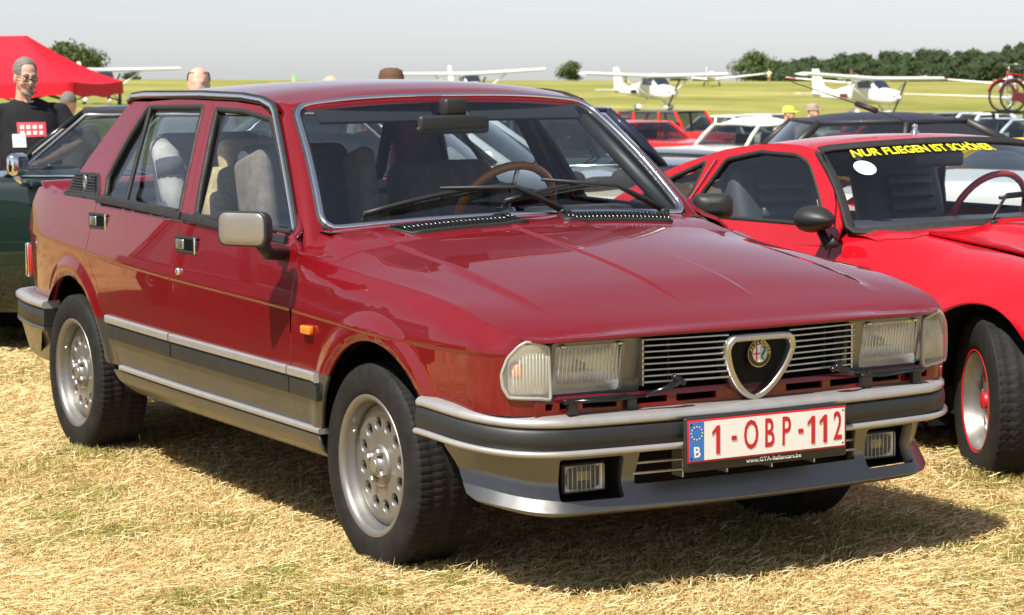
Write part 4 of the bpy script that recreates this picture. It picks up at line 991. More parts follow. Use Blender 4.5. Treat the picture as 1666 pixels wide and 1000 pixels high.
# ------------------------------------------------------------------ mown dry grass: blades, most of them lying
from mathutils import noise as mnoise
def grass(name, n, d0, d1, seed, hay):
    rng = np.random.default_rng(seed); u = rng.random(n); d = d0*(d1/d0)**u
    l = (rng.random(n)*2-1)*(d*.24+.95)
    X = CAM[0]+FH.x*d+RH.x*l; Yv = CAM[1]+FH.y*d+RH.y*l
    g1 = np.array([mnoise.noise((x*1.1, y*1.1, 3.3)) for x, y in zip(X, Yv)]); g2 = np.array([mnoise.noise((x*4.2, y*4.2, 8.1)) for x, y in zip(X, Yv)])
    G = g1*.7+g2*.55; Z = np.array([gz(x, y) for x, y in zip(X, Yv)])
    nt_ = 9000; k_ = rng.integers(0, len(TUFT), nt_); tf = np.array(TUFT)[k_]; an = rng.random(nt_)*2*pi; rr_ = rng.uniform(.75, 1.25, nt_)
    X[:nt_] = tf[:, 0]+np.cos(an)*rr_*.20; Yv[:nt_] = tf[:, 1]+np.sin(an)*rr_*(tf[:, 2]+.02); Z[:nt_] = 0; d[:nt_] = 6
    gr = rng.random(n) < np.clip(.17+1.6*(G-.02), .03, .88)
    up = rng.random(n); stand = np.where(gr, up < .6, up < .16)
    sw = np.array([mnoise.noise((x*.8, y*.8, 17.3)) for x, y in zip(X, Yv)])*5.0; a = np.where(rng.random(n) < .34, .6+sw+rng.normal(0, .55, n), rng.random(n)*2*pi)
    stand[:nt_] = True; gr[:nt_] = rng.random(nt_) < .45
    Ls = np.where(stand, rng.uniform(.014, .048, n), rng.uniform(.018, .070, n))*np.where(g2 > .15, 1.15, .95)
    Ls[:nt_] *= 1.25
    el = np.where(stand, rng.uniform(.75, 1.45, n), rng.uniform(-.04, .34, n)); wd = rng.uniform(.0008, .0019, n)*np.clip(d/6.0, .8, 2.2)*np.where(hay, 1, 1)
    bend = np.where(stand, rng.uniform(-.9, .1, n), rng.uniform(-.5, .15, n))
    z0 = Z+np.where(stand, 0, rng.uniform(.002, .028, n))
    ca, sa = np.cos(a), np.sin(a); h1 = np.cos(el)*Ls*.5; v1 = np.sin(el)*Ls*.5; h2 = np.cos(el+bend)*Ls*.5; v2 = np.sin(el+bend)*Ls*.5
    tw = rng.random(n)*pi; px_, py_ = -sa*wd, ca*wd; pzv = np.where(stand, 0, np.abs(np.cos(tw))*wd)
    P = np.empty((n, 5, 3))
    P[:, 0] = np.stack([X-px_, Yv-py_, z0], 1); P[:, 1] = np.stack([X+px_, Yv+py_, z0+pzv], 1)
    mx_, my_, mz_ = X+ca*h1, Yv+sa*h1, z0+v1
    P[:, 2] = np.stack([mx_-px_*.8, my_-py_*.8, mz_], 1); P[:, 3] = np.stack([mx_+px_*.8, my_+py_*.8, mz_+pzv], 1)
    P[:, 4] = np.stack([mx_+ca*h2, my_+sa*h2, np.maximum(mz_+v2, Z+.002)], 1)
    me = bpy.data.meshes.new(name); me.vertices.add(n*5); me.vertices.foreach_set('co', P.reshape(-1).astype(np.float32))
    base = np.arange(n)*5; tri = np.stack([base, base+1, base+3, base, base+3, base+2, base+2, base+3, base+4], 1).reshape(-1)
    me.loops.add(n*9); me.loops.foreach_set('vertex_index', tri.astype(np.int32)); me.polygons.add(n*3); me.polygons.foreach_set('loop_start', (np.arange(n*3)*3).astype(np.int32)); me.polygons.foreach_set('loop_total', np.full(n*3, 3, np.int32))
    me.update(); me.validate()
    t = rng.random(n)[:, None]; t2 = rng.random(n)[:, None]
    straw = np.array([.60, .44, .18])*(1-t)+np.array([.84, .71, .43])*t; brown = np.array([.34, .20, .07])*(1-t)+np.array([.52, .35, .13])*t; green = np.array([.17, .18, .035])*(1-t)+np.array([.42, .40, .12])*t
    c = np.where(t2 < .22, brown, straw); c = np.where(gr[:, None], green, c)
    col = np.ones((n, 5, 4), np.float32); col[:, :, :3] = c[:, None, :]
    ca_ = me.color_attributes.new('blade_colour', 'FLOAT_COLOR', 'POINT'); ca_.data.foreach_set('color', col.reshape(-1))
    o = link(name, me, M['blade']); o['kind'] = 'stuff'; o['label'] = 'short dry mown grass with green tufts'; return o
m = bpy.data.materials.new('grass_blade'); m.use_nodes = True; b = m.node_tree.nodes['Principled BSDF']; b.inputs['Roughness'].default_value = .6; b.inputs['Specular IOR Level'].default_value = .25
b.inputs['Subsurface Weight'].default_value = 0
at_ = m.node_tree.nodes.new('ShaderNodeAttribute'); at_.attribute_name = 'blade_colour'; m.node_tree.links.new(at_.outputs['Color'], b.inputs['Base Color'])
tr = m.node_tree.nodes.new('ShaderNodeBsdfTranslucent'); mxs = m.node_tree.nodes.new('ShaderNodeMixShader'); mxs.inputs[0].default_value = .28; m.node_tree.links.new(at_.outputs['Color'], tr.inputs[0])
m.node_tree.links.new(b.outputs[0], mxs.inputs[1]); m.node_tree.links.new(tr.outputs[0], mxs.inputs[2]); m.node_tree.links.new(mxs.outputs[0], m.node_tree.nodes['Material Output'].inputs[0])
M['blade'] = m
TUFT = [(0, -.68, .13, .30), (-2.51, -.68, .13, .30), (-.24+0, 1.80, .16, .28), (0, .68, .13, .30), (-2.51, .68, .13, .3)]
grass('dry_grass', 500000, 4.6, 15, 11, True)

# ------------------------------------------------------------------ trees
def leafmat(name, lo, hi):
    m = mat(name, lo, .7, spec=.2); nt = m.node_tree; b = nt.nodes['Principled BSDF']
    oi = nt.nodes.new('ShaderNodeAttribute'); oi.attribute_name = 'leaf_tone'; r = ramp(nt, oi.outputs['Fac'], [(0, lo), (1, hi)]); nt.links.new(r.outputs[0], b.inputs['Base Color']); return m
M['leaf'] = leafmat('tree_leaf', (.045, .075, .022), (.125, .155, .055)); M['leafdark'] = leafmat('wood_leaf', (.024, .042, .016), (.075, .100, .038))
M['bark'] = mat('bark', (.09, .07, .05), .9, var=.3)
def leaves(clumps, n, size, seed):
    """n leaf faces spread over the shells of the clumps [(centre, radii)]"""
    rng = np.random.default_rng(seed); w_ = np.array([(r[0]*r[2])+.01 for c, r in clumps]); w_ /= w_.sum(); ids = rng.choice(len(clumps), n, p=w_)
    C = np.array([c for c, r in clumps])[ids]; Rr = np.array([r for c, r in clumps])[ids]
    v = rng.normal(size=(n, 3)); v /= np.linalg.norm(v, axis=1)[:, None]; rad = rng.uniform(.62, 1.06, n)[:, None]; P0 = C+v*Rr*rad
    a = rng.normal(size=(n, 3))+v*.8; a /= np.linalg.norm(a, axis=1)[:, None]; b = np.cross(a, rng.normal(size=(n, 3))); b /= np.linalg.norm(b, axis=1)[:, None]; c = np.cross(a, b)
    s = size*rng.uniform(.6, 1.4, n)[:, None]; V = np.stack([P0+b*s, P0+c*s*.7, P0-b*s, P0-c*s*.7], 1).reshape(-1, 3)
    F = np.arange(n*4).reshape(-1, 4); tone = np.repeat(rng.random(n)*.75+.25*rng.random(len(clumps))[ids], 4); return V, F, tone
def crown_obj(name, clumps, n, size, m, parent, seed, core=.72):
    V, F, tone = leaves(clumps, n, size, seed); me = bpy.data.meshes.new(name); nb = len(V)
    Vc = []; Fc = []
    for c, r in clumps:
        bm = bmesh.new(); bmesh.ops.create_icosphere(bm, subdivisions=1, radius=1); o = nb+len(Vc)
        for v in bm.verts: Vc.append([c[i]+v.co[i]*r[i]*core for i in range(3)])
        Fc += [[o+v.index for v in f.verts] for f in bm.faces]; bm.free()
    me.from_pydata([tuple(v) for v in V]+[tuple(v) for v in Vc], [], [tuple(f) for f in F]+[tuple(f) for f in Fc]); me.update()
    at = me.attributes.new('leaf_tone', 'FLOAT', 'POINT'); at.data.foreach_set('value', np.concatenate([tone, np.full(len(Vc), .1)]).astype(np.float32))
    return link(name, me, m, parent)
def tree(u, D, vtop, vbase, wpx, label, seed, n=2600, trunk=.25, m='leaf', group=None, sq=1.0):
    r = random.Random(seed); base = at_depth(u, vbase, D); base.z = min(base.z, gz(base.x, base.y)) if False else base.z
    H = (vbase-vtop)/FPX*D; Wd = wpx/FPX*D
    t = thing('broadleaf_tree', label, 'tree', base, 0, group)
    th = H*trunk; clumps = []
    nC = 22
    for i in range(nC):
        a = r.random()*2*pi; q = sqrt(r.random()); zz = lerp(th*.9, H*.92, (i+.5)/nC); prof = sin(pi*min(1, max(.12, (zz-th*.5)/(H-th*.5)))**.8)
        rr = Wd*.5*prof*.72; cr = Wd*r.uniform(.09, .22)*sq; clumps.append(((cos(a)*q*rr, sin(a)*q*rr, min(zz, H-cr*.7)), (cr, cr, cr*r.uniform(.65, .9))))
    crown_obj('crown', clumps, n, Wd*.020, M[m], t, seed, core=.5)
    b = MB(); b.tube([(0, 0, -.6), (0, 0, th*.6), (H*.02, 0, th), (H*.01, H*.02, H*.6)], [H*.035, H*.028, H*.024, H*.008], 7)
    for c, rr in clumps[::3]: b.tube([(0, 0, th*.8), tuple(Vector(c)*.55+Vector((0, 0, th*.3))), c], [H*.018, H*.012, H*.004], 5)
    b.build('trunk', 'bark', t); return t
tree(930, 640, 99, 136, 56, 'lone small round tree standing on the crest of the meadow', 3)
tree(112, 620, 69, 132, 118, 'large spreading tree rising behind the red gazebo roof', 5, n=5200, trunk=.12, sq=1.25)
tree(1226, 760, 84, 134, 82, 'rounded tree at the left end of the dark wood', 8, n=4200, trunk=.08, sq=1.3)
for q, (u, vt, wp) in enumerate(((218, 115, 34), (206, 117, 22), (1058, 124, 40), (1105, 125, 50), (1145, 125, 46))):
    tree(u, 800, vt, 133, wp, ['low dark bush on the horizon right of the gazebo', 'small dark bush on the horizon just behind the gazebo corner', 'low dark bush on the horizon left of the tail of the white high-wing aeroplane', 'flat dark bush on the horizon between the two white aeroplanes', 'flat dark bush on the horizon beside the rounded tree'][q], 20+q, n=900, trunk=.05, m='leafdark', sq=1.3)
# the wood on the right: one mass
r = random.Random(4); cl = []
WT = spl([1240, 1300, 1370, 1420, 1480, 1540, 1600, 1640, 1700, 1800], [96, 93, 87, 83, 82, 79, 77, 72, 74, 74])
for layer, D in ((0, 850), (1, 875), (2, 905), (3, 940)):
    u = 1236
    while u < 1800:
        vt = WT(u)+(3-layer)*7+r.uniform(-4, 5); b0 = at_depth(u, 134, D); H = (134-vt)/FPX*D; cr = r.uniform(1.8, 4.6)
        for k in range(4):
            z = b0.z+lerp(cr*.4, H-cr*.7, k/3); q = r.uniform(-2.2, 2.2); c2 = cr*r.uniform(.7, 1.25); cl.append(((b0.x+RH.x*q, b0.y+RH.y*q, z), (c2*r.uniform(.8, 1.3), c2, c2*r.uniform(.6, .95))))
        u += cr*1.0/D*FPX
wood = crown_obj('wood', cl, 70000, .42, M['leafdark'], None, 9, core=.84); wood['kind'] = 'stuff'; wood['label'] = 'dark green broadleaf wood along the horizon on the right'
# ------------------------------------------------------------------ the bright red coupe alongside
GX, GY, GZ0 = -.24, 2.47, -.055
gt = thing('coupe_car', 'bright red low coupe with yellow lettering across its windscreen, parked on the right', 'car', (GX, GY, GZ0))
gW = spl([-3.25, -3.1, -2.8, -2.43, -2.0, -1.4, -.8, -.3, 0, .35, .6, .8, .92], [.50, .60, .70, .765, .745, .735, .745, .775, .79, .775, .72, .62, .48])
gT = spl([-3.25, -3.05, -2.7, -2.3, -1.9, -1.4, -.8, -.5, 0, .35, .6, .8, .92], [.70, .74, .80, .86, .88, .885, .885, .872, .825, .765, .70, .62, .52])
gS = spl([-3.25, -2.8, -2.3, -1.5, -.7, 0, .5, .92], [.45, .48, .52, .53, .53, .53, .50, .42])
def gsurf(x, v):
    """v < .55: side from the sill up; beyond: shoulder rolling over to the centre line (v = 1.45)"""
    W = gW(x); zs = gS(x); T = gT(x)
    if v < .55:
        z = lerp(.19, zs, (v-.19)/.36); y = W*(1-.10*((zs-z)/.36)**2)
    else:
        th = (v-.55)/.90*pi/2; kx = sm((-.35-x)/.4); y = W*max(0, cos(th))**lerp(.62, .36, kx); z = zs+(T-zs)*sin(th)**lerp(.72, .42, kx)
        z -= .030*math.exp(-((y-.36)/.14)**2)*sm((x+.9)/.4)*sm((.75-x)/.3)          # valley between fender crest and bonnet
        z += .016*sm((.24-abs(y))/.05)*sm((x+.75)/.25)*sm((.6-x)/.3)
    fl = 0
    for cx in (0, -2.431):
        r = hypot(x-cx, z-.30)
        if z < .8 and r < .50: fl += .016*sm((.43-r)/.07)
    return (x, -(y+fl), z)
def v_of_z(x, z):
    zs = gS(x)
    if z <= zs: return .19+(z-.19)/(zs-.19)*.36
    lo, hi = .55, 1.3
    for _ in range(30):
        mid = (lo+hi)/2
        if gsurf(x, mid)[2] < z: lo = mid
        else: hi = mid
    return lo
garch = [[(cx+.352*cos(radians(a)), .31+.352*sin(radians(a))) for a in range(200, -21, -7)] for cx in (-2.431, 0)]
def gout(x0, x1, zt=None, zb=.20): pass
A_r = [(x, v_of_z(x, max(.2, z))) for x, z in garch[0]]; A_f = [(x, v_of_z(x, max(.2, z))) for x, z in garch[1]]
for mir in (False, True):
    base = [(-3.2, .22)]+[(x, v) for x, v in A_r]+[(-1.78, .2), (-1.72, .2)]
    q_up = .98
    panel('rear_quarter', [(-3.2, .30), (-2.83, .2)]+A_r+[(-1.95, .2), (-1.955, .62), (-1.93, q_up), (-2.3, 1.02), (-3.2, 1.44)], gsurf, 'redpaint', gt, step=.05, mirror=mir, flange=.012)
    panel('door', [(-1.945, .2), (-.93, .2), (-.90, .62), (-.935, 1.00), (-1.92, q_up), (-1.947, .62)], gsurf, 'redpaint', gt, step=.05, mirror=mir, flange=.012)
    panel('front_wing', [(-.922, .2)]+A_f+[(.45, .2), (.80, .24), (.90, .40), (.90, 1.05), (.6, 1.12), (.1, 1.16), (-.60, 1.20), (-.80, 1.13), (-.925, 1.00), (-.892, .62)], gsurf, 'redpaint', gt, step=.04, mirror=mir, flange=.012)
    s_ = 1 if mir else -1
    for cx, A in ((0, garch[1]), (-2.431, garch[0])):
        l = MB(); l.lathe([(.40, s_*.36), (.40, s_*.70), (.352, s_*.76)], c=(cx, 0, .31), axis='y', n=28, a0=radians(-20), a1=radians(200)); l.build('wheel_arch_liner', 'under', gt, fix=False)
# bonnet: between the wings
def gb(u, t): x = lerp(-.585, .885, u); vv = lerp(1.205-.06*sm((x-.0)/.6)-.09*sm((x-.6)/.28), 1.45, 1-abs(t)); p = gsurf(x, vv); return (p[0], p[1]*(1 if t < 0 else -1), p[2]+.0005)
surf('bonnet', gb, [i/30 for i in range(31)], [-1+2*i/40 for i in range(41)], 'redpaint', gt, flip=True, flange=.012)
secn = [Vector(gsurf(.885, v)) for v in np.linspace(.30, 1.45, 26)]; secn = secn+[Vector((p.x, -p.y, p.z)) for p in secn[-2::-1]]
mb = MB(); rows = [[Vector((.885+h, p.y*k, .42+(p.z-.42)*k2)) for p in secn] for k, k2, h in ((1, 1, 0), (.985, .96, .02), (.93, .86, .045), (.80, .62, .06), (.3, .2, .065), (.01, .01, .066))]
mb.grid(rows); mb.build('nose', 'redpaint', gt); MB().rbox((.93, 0, .36), (.06, .62, .10), .03, 3).build('air_intake', 'void', gt)
MB().box((-.28, .26, .851), (.16, .10, .006)).build('bonnet_intake', 'redpaint', gt)
# greenhouse
def gwsb(t): return Vector((-.845+.23*(1-t*t), .668*t, .846+.036*(1-t*t)))
def gwst(t): return Vector((-1.215+.125*(1-t*t), .545*t, 1.150+.026*(1-t*t)))
def gscut(u, t):
    a = gwsb(t)+Vector((-.010, 0, -.004)); xx = -.585-.10*sm((abs(t)-.7)/.3); vv = lerp(.98, 1.45, 1-abs(t)); p = Vector(gsurf(xx, vv)); q = Vector((xx, p.y*(1 if t < 0 else -1), p.z+.002))
    return a.lerp(q, u)+Vector((0, 0, .008*sin(pi*u)))
surf('scuttle', gscut, [i/10 for i in range(11)], [-1+2*i/36 for i in range(37)], 'redpaint', gt, flip=True)
def gws(u, t): return gwsb(t).lerp(gwst(t), u)+Vector((.6, 0, .8))*.03*sin(pi*u)
surf('windscreen', gws, [i/14 for i in range(15)], [-1+2*i/24 for i in range(25)], 'glass', gt)
E2 = [Vector(gws(0, t)) for t in np.linspace(-1, 1, 24)]+[Vector(gws(u, 1)) for u in np.linspace(.06, .94, 14)]+[Vector(gws(1, t)) for t in np.linspace(1, -1, 24)]+[Vector(gws(u, -1)) for u in np.linspace(.94, .06, 14)]
E2 = [tuple(p) for p in E2]; E2 = [(Vector(E2[i-1])+Vector(E2[i])*2+Vector(E2[(i+1) % len(E2)]))/4 for i in range(len(E2))]
sweep('windscreen_rubber', E2, rprof(.038, .012, .5), Vector((.6, 0, .8)), 'rubber', gt, closed=True)
gRZ = spl([-3.1, -2.7, -2.3, -2.0, -1.75, -1.5, -1.3, -1.09], [.76, .905, 1.045, 1.125, 1.175, 1.20, 1.203, 1.175])
gRW = spl([-3.1, -2.6, -2.3, -2.0, -1.6, -1.25, -1.09], [.62, .60, .575, .56, .555, .55, .54])
gRE = spl([-3.1, -2.6, -2.3, -2.05, -1.8, -1.6, -1.45, -1.3, -1.2, -1.09], [.735, .90, .985, 1.075, 1.135, 1.160, 1.170, 1.165, 1.150, 1.150])
def groof(u, t):
    xf = -1.235+.13*(1-t*t); x = lerp(-3.0, xf, u); ze = min(gRE(x), gRZ(x)-.004); return (x, t*gRW(x), ze+(gRZ(x)-ze)*(1-abs(t)**2.2))
surf('roof', groof, [i/44 for i in range(45)], [-1+2*i/30 for i in range(31)], 'redpaint', gt, flip=False, flange=.01)
def gside(x, z): k = (z-.82)/.34; return (x, -(lerp(gW(x)*.945, gRW(x)+.012, sm(k)*.35+k*.65)), z)
dw = round_poly([(-1.90, .868), (-1.865, .965), (-1.775, 1.105), (-1.55, 1.142), (-1.30, 1.135), (-1.215, 1.10), (-1.00, .90), (-.985, .868)], [.01, 0, .03, 0, .04, .02, 0, .01])
qw = round_poly([(-2.34, .905), (-2.10, 1.025), (-1.90, 1.095), (-1.925, .965), (-1.985, .885)], [.02, 0, .02, 0, .02])
for mir in (False, True):
    out = [(-2.62, .84), (-2.3, .995), (-2.05, 1.08), (-1.80, 1.14), (-1.6, 1.164), (-1.45, 1.173), (-1.3, 1.168), (-1.19, 1.152), (-.985, .985), (-.89, .880), (-.89, .80), (-1.2, .79), (-1.95, .79), (-2.4, .80)]
    ps = panel('side_frame', out, gside, 'redpaint', gt, holes=[dw, qw], step=.04, mirror=mir, flange=.012)
    for nm, wv in (('side_window', dw), ('quarter_window', qw)):
        panel(nm, wv, lambda x, z: (gside(x, z)[0], gside(x, z)[1]+.012, z), 'glass', gt, step=.08, flange=0, mirror=mir)
        pth = [Vector(gside(x, z)) for x, z in densify(wv, .04)]; sweep('window_rubber', pth, [(-.003, -.014), (-.003, .002), (.013, .002), (.013, -.014)], Vector((0, -1, .4)), 'rubber', gt, closed=True, mirror=mir)
    pth = [Vector(gside(-1.935+.105*t, .90+.20*t))+Vector((0, -.003, 0)) for t in (0, .5, 1)]; sweep('pillar_chrome', pth, rprof(.006, .006), Vector((0, -1, .4)), 'chrome', gt, mirror=mir)
    # seam down the windscreen pillar into the door gap
    pth = [Vector(gside(x, z))+Vector((0, -.0015, 0)) for x, z in ((-1.155, 1.14), (-1.05, 1.055), (-.96, .955), (-.92, .87))]; sweep('door_seam', pth, rprof(.005, .0016), Vector((0, -1, .4)), 'void', gt, mirror=mir)
# yellow lettering on the windscreen: NUR FLIEGEN IST SCHOENER
def wtext(u, v, h):
    t = (u-.125)/.555; q = .885+v/.41; p = Vector(gws(min(1, q), t)); return p+Vector((.6, 0, .8))*(.004+h)
letters('windscreen_lettering', 'NUR FLIEGEN IST SCHÖNER', .062, wtext, 'yellow', gt, extr=.0003, bold=.0012, shear=.18, sx=.84)
def wdisc(name, t0, q0, r, m):
    mb = MB(); P = [Vector(gws(q0, t0))+Vector((.6, 0, .8))*.004]+[Vector(gws(q0+r*sin(a)/.41, t0+r*cos(a)/.62))+Vector((.6, 0, .8))*.004 for a in np.linspace(0, 2*pi, 25)[:-1]]; mb.add(P, [(0, i+1, (i+1) % 24+1) for i in range(24)]); return mb.build(name, m, gt)
wdisc('round_sticker', -.79, .68, .040, 'paper'); wdisc('sticker_suction_cup', -.79, .83, .018, 'blackplastic')
for k, (t0, t1, q1) in enumerate(((-.28, .26, .23), (.28, .75, .2))):
    W_ = lambda q, t, o: Vector(gws(q, t))+Vector((.6, 0, .8))*o
    mb = MB(); mb.rbox(W_(0, t0, .015)+Vector((.03, 0, -.01)), (.035, .03, .025), .007, 2); wo = mb.build('windscreen_wiper', 'blackplastic', gt)
    mb = MB(); mb.tube([W_(0, t0, .02)+Vector((.02, 0, 0)), W_(.20, lerp(t0, t1, .40), .035), W_(q1, lerp(t0, t1, .8), .03)], [.008, .006, .004], 6); mb.build('wiper_arm', 'blackplastic', wo)
    mb = MB(); mb.tube([W_(q1-.02+.015*sin(pi*t), lerp(lerp(t0, t1, .34), t1+.16, t), .014) for t in np.linspace(0, 1, 7)], .008, 6); mb.build('wiper_blade', 'blackplastic', wo)
# aerial
mb = MB(); mb.lathe([(.02, 0), (.016, .012), (.007, .02), (.011, .03), (.011, .04), (.0001, .046)], c=(-1.35, .06, 1.198), n=14); ae = mb.build('roof_aerial', 'chrome', gt)
mb = MB(); mb.tube([(-1.355, .06, 1.24), (-1.62, -.02, 1.32), (-1.95, -.12, 1.415)], [.003, .0025, .002], 5); mb.build('aerial_rod', 'blackplastic', ae)
mb = MB(); mb.tube([(-1.53, .006, 1.293), (-1.63, -.023, 1.323)], .012, 8); mb.build('aerial_spring', 'blackplastic', ae)
# mirror
for s_ in (-1, 1):
    c0 = Vector((-.90, s_*.785, .905)); mb = MB(); rows = []
    for h, k in ((-.085, .02), (-.075, .32), (-.05, .62), (-.01, .90), (.03, 1), (.045, .97), (.045, .85)): rows.append([c0+Vector((-h if s_ > 0 else -h, 0, 0))*1+Vector((0, .078*k*cos(a), .052*k*sin(a))) for a in np.linspace(0, 2*pi, 25)[:-1]])
    mb.grid(rows, closed_v=True); mb.add(rows[-1], [tuple(range(24))]); mo = mb.build('door_mirror', 'blackplastic', gt)
    mb = MB(); mb.tube([c0+Vector((0, -s_*.02, -.045)), c0+Vector((.03, -s_*.03, -.10)), Vector((-.85, s_*(.735), .83))], [.018, .02, .03], 8); mb.build('mirror_arm', 'blackplastic', mo)
# wheels: steel-and-alloy with red rim line, turned to the right
def gt_wheel(x, y, side, steer):
    e = bpy.data.objects.new('wheel', None); COL.objects.link(e); e.parent = gt; e.location = (x, y, .305); e.rotation_euler = (0, 0, (0 if side < 0 else pi)+steer)
    R, w, rim = .305, .19, .178; t = MB(); t.grid(tyre_mesh(R, w, rim, .006, 60, 300, 1), closed_u=True); t.build('tyre', 'tyre', e); f = -w/2
    b = MB(); b.lathe([(rim-.005, -f*.9), (rim-.02, 0), (rim-.024, f+.065), (rim-.012, f+.02), (rim-.006, f+.008)], axis='y', n=60); b.build('rim', 'alloy', e)
    b = MB(); b.lathe([(rim-.003, f+.008), (rim, f+.004), (rim+.004, f+.004), (rim+.004, f+.012)], axis='y', n=60); b.build('red_rim_line', 'platered', e)
    h = [[(.112*cos(2*pi*(k+.2)/5)+.028*cos(q*pi/8)*(1), .112*sin(2*pi*(k+.2)/5)+.034*sin(q*pi/8)) for q in range(16)] for k in range(5)]
    panel('disc', circ(0, 0, rim-.023, 44), lambda u, v: (u, f+.066-.028*sm(1-hypot(u, v)/.15), v), 'alloy', e, holes=h, step=.02, flange=.018)
    b = MB(); b.lathe([(.032, f+.05), (.032, f+.034), (.026, f+.029), (.0001, f+.028)], axis='y', n=24); b.build('hub_cap', 'platered', e)
    b = MB(); b.lathe([(.03, f+.10), (.13, f+.10), (.13, f+.115)], axis='y', n=30); b.build('brake_disc', 'under', e)
gt_wheel(-.035, -.64, -1, radians(-26)); gt_wheel(-2.431, -.64, -1, 0); gt_wheel(0, .64, 1, radians(-26)); gt_wheel(-2.431, .64, 1, 0)
# interior, underbody, bumper end
MB().box((-1.25, 0, .27), (3.4, 1.2, .10)).build('underbody', 'under', gt); MB().box((.1, 0, .45), (1.1, .9, .3)).build('engine_bay_floor', 'void', gt)
MB().box((-1.3, 0, .45), (1.3, 1.3, .25)).build('cabin_floor', 'void', gt)
dsh = MB(); dsh.rbox((-.98, 0, .845), (.32, 1.22, .06), .02, 3); dsh.build('dashboard', 'leather', gt)
for s_ in (-1, 1):
    b = MB(); Rb = Matrix.Rotation(radians(-16), 3, 'Y'); b.rbox((-1.76, s_*.34, .78), (.15, .44, .62), .07, 5, Rb); so = b.build('seat', 'leather', gt)
    for j in range(7): MB().rbox((-1.655+.018*(3-j)*.9-.02, s_*.34, .66+.055*j), (.03, .24, .048), .012, 2, Rb).build('seat_rib', 'leather', so)
    MB().rbox((-1.45, s_*.34, .50), (.5, .48, .14), .05, 3).build('seat_cushion', 'leather', so)
st = MB(); c0 = Vector((-1.22, .34, .865)); ax = Vector((-.9, 0, .43)).normalized(); b_ = ax.cross(Vector((0, 1, 0)))
st.tube([c0+(Vector((0, 1, 0))*cos(q)+b_*sin(q))*.19 for q in np.linspace(0, 2*pi, 36)[:-1]], .014, 8, closed=True); st.build('steering_wheel', 'redpaint', gt)
rm = MB(); rm.rbox((-1.13, 0, 1.105), (.03, .25, .06), .02, 4); rm.build('rear_view_mirror', 'blackplastic', gt)
lin = MB(); lin.grid([[(x, t*(gRW(x)-.03), groof(1, 0)[2]*0+gRZ(x)-.05-.02*t*t) for t in np.linspace(-1, 1, 9)] for x in np.linspace(-2.3, -1.2, 8)]); lin.build('roof_lining', 'clothdark', gt)
for s_ in (-1, 1): mb = MB(); mb.tube([(.86, s_*.55, .44), (.75, s_*.68, .44), (.60, s_*.76, .44)], .028, 8); mb.build('bumper_end', 'chrome', gt)

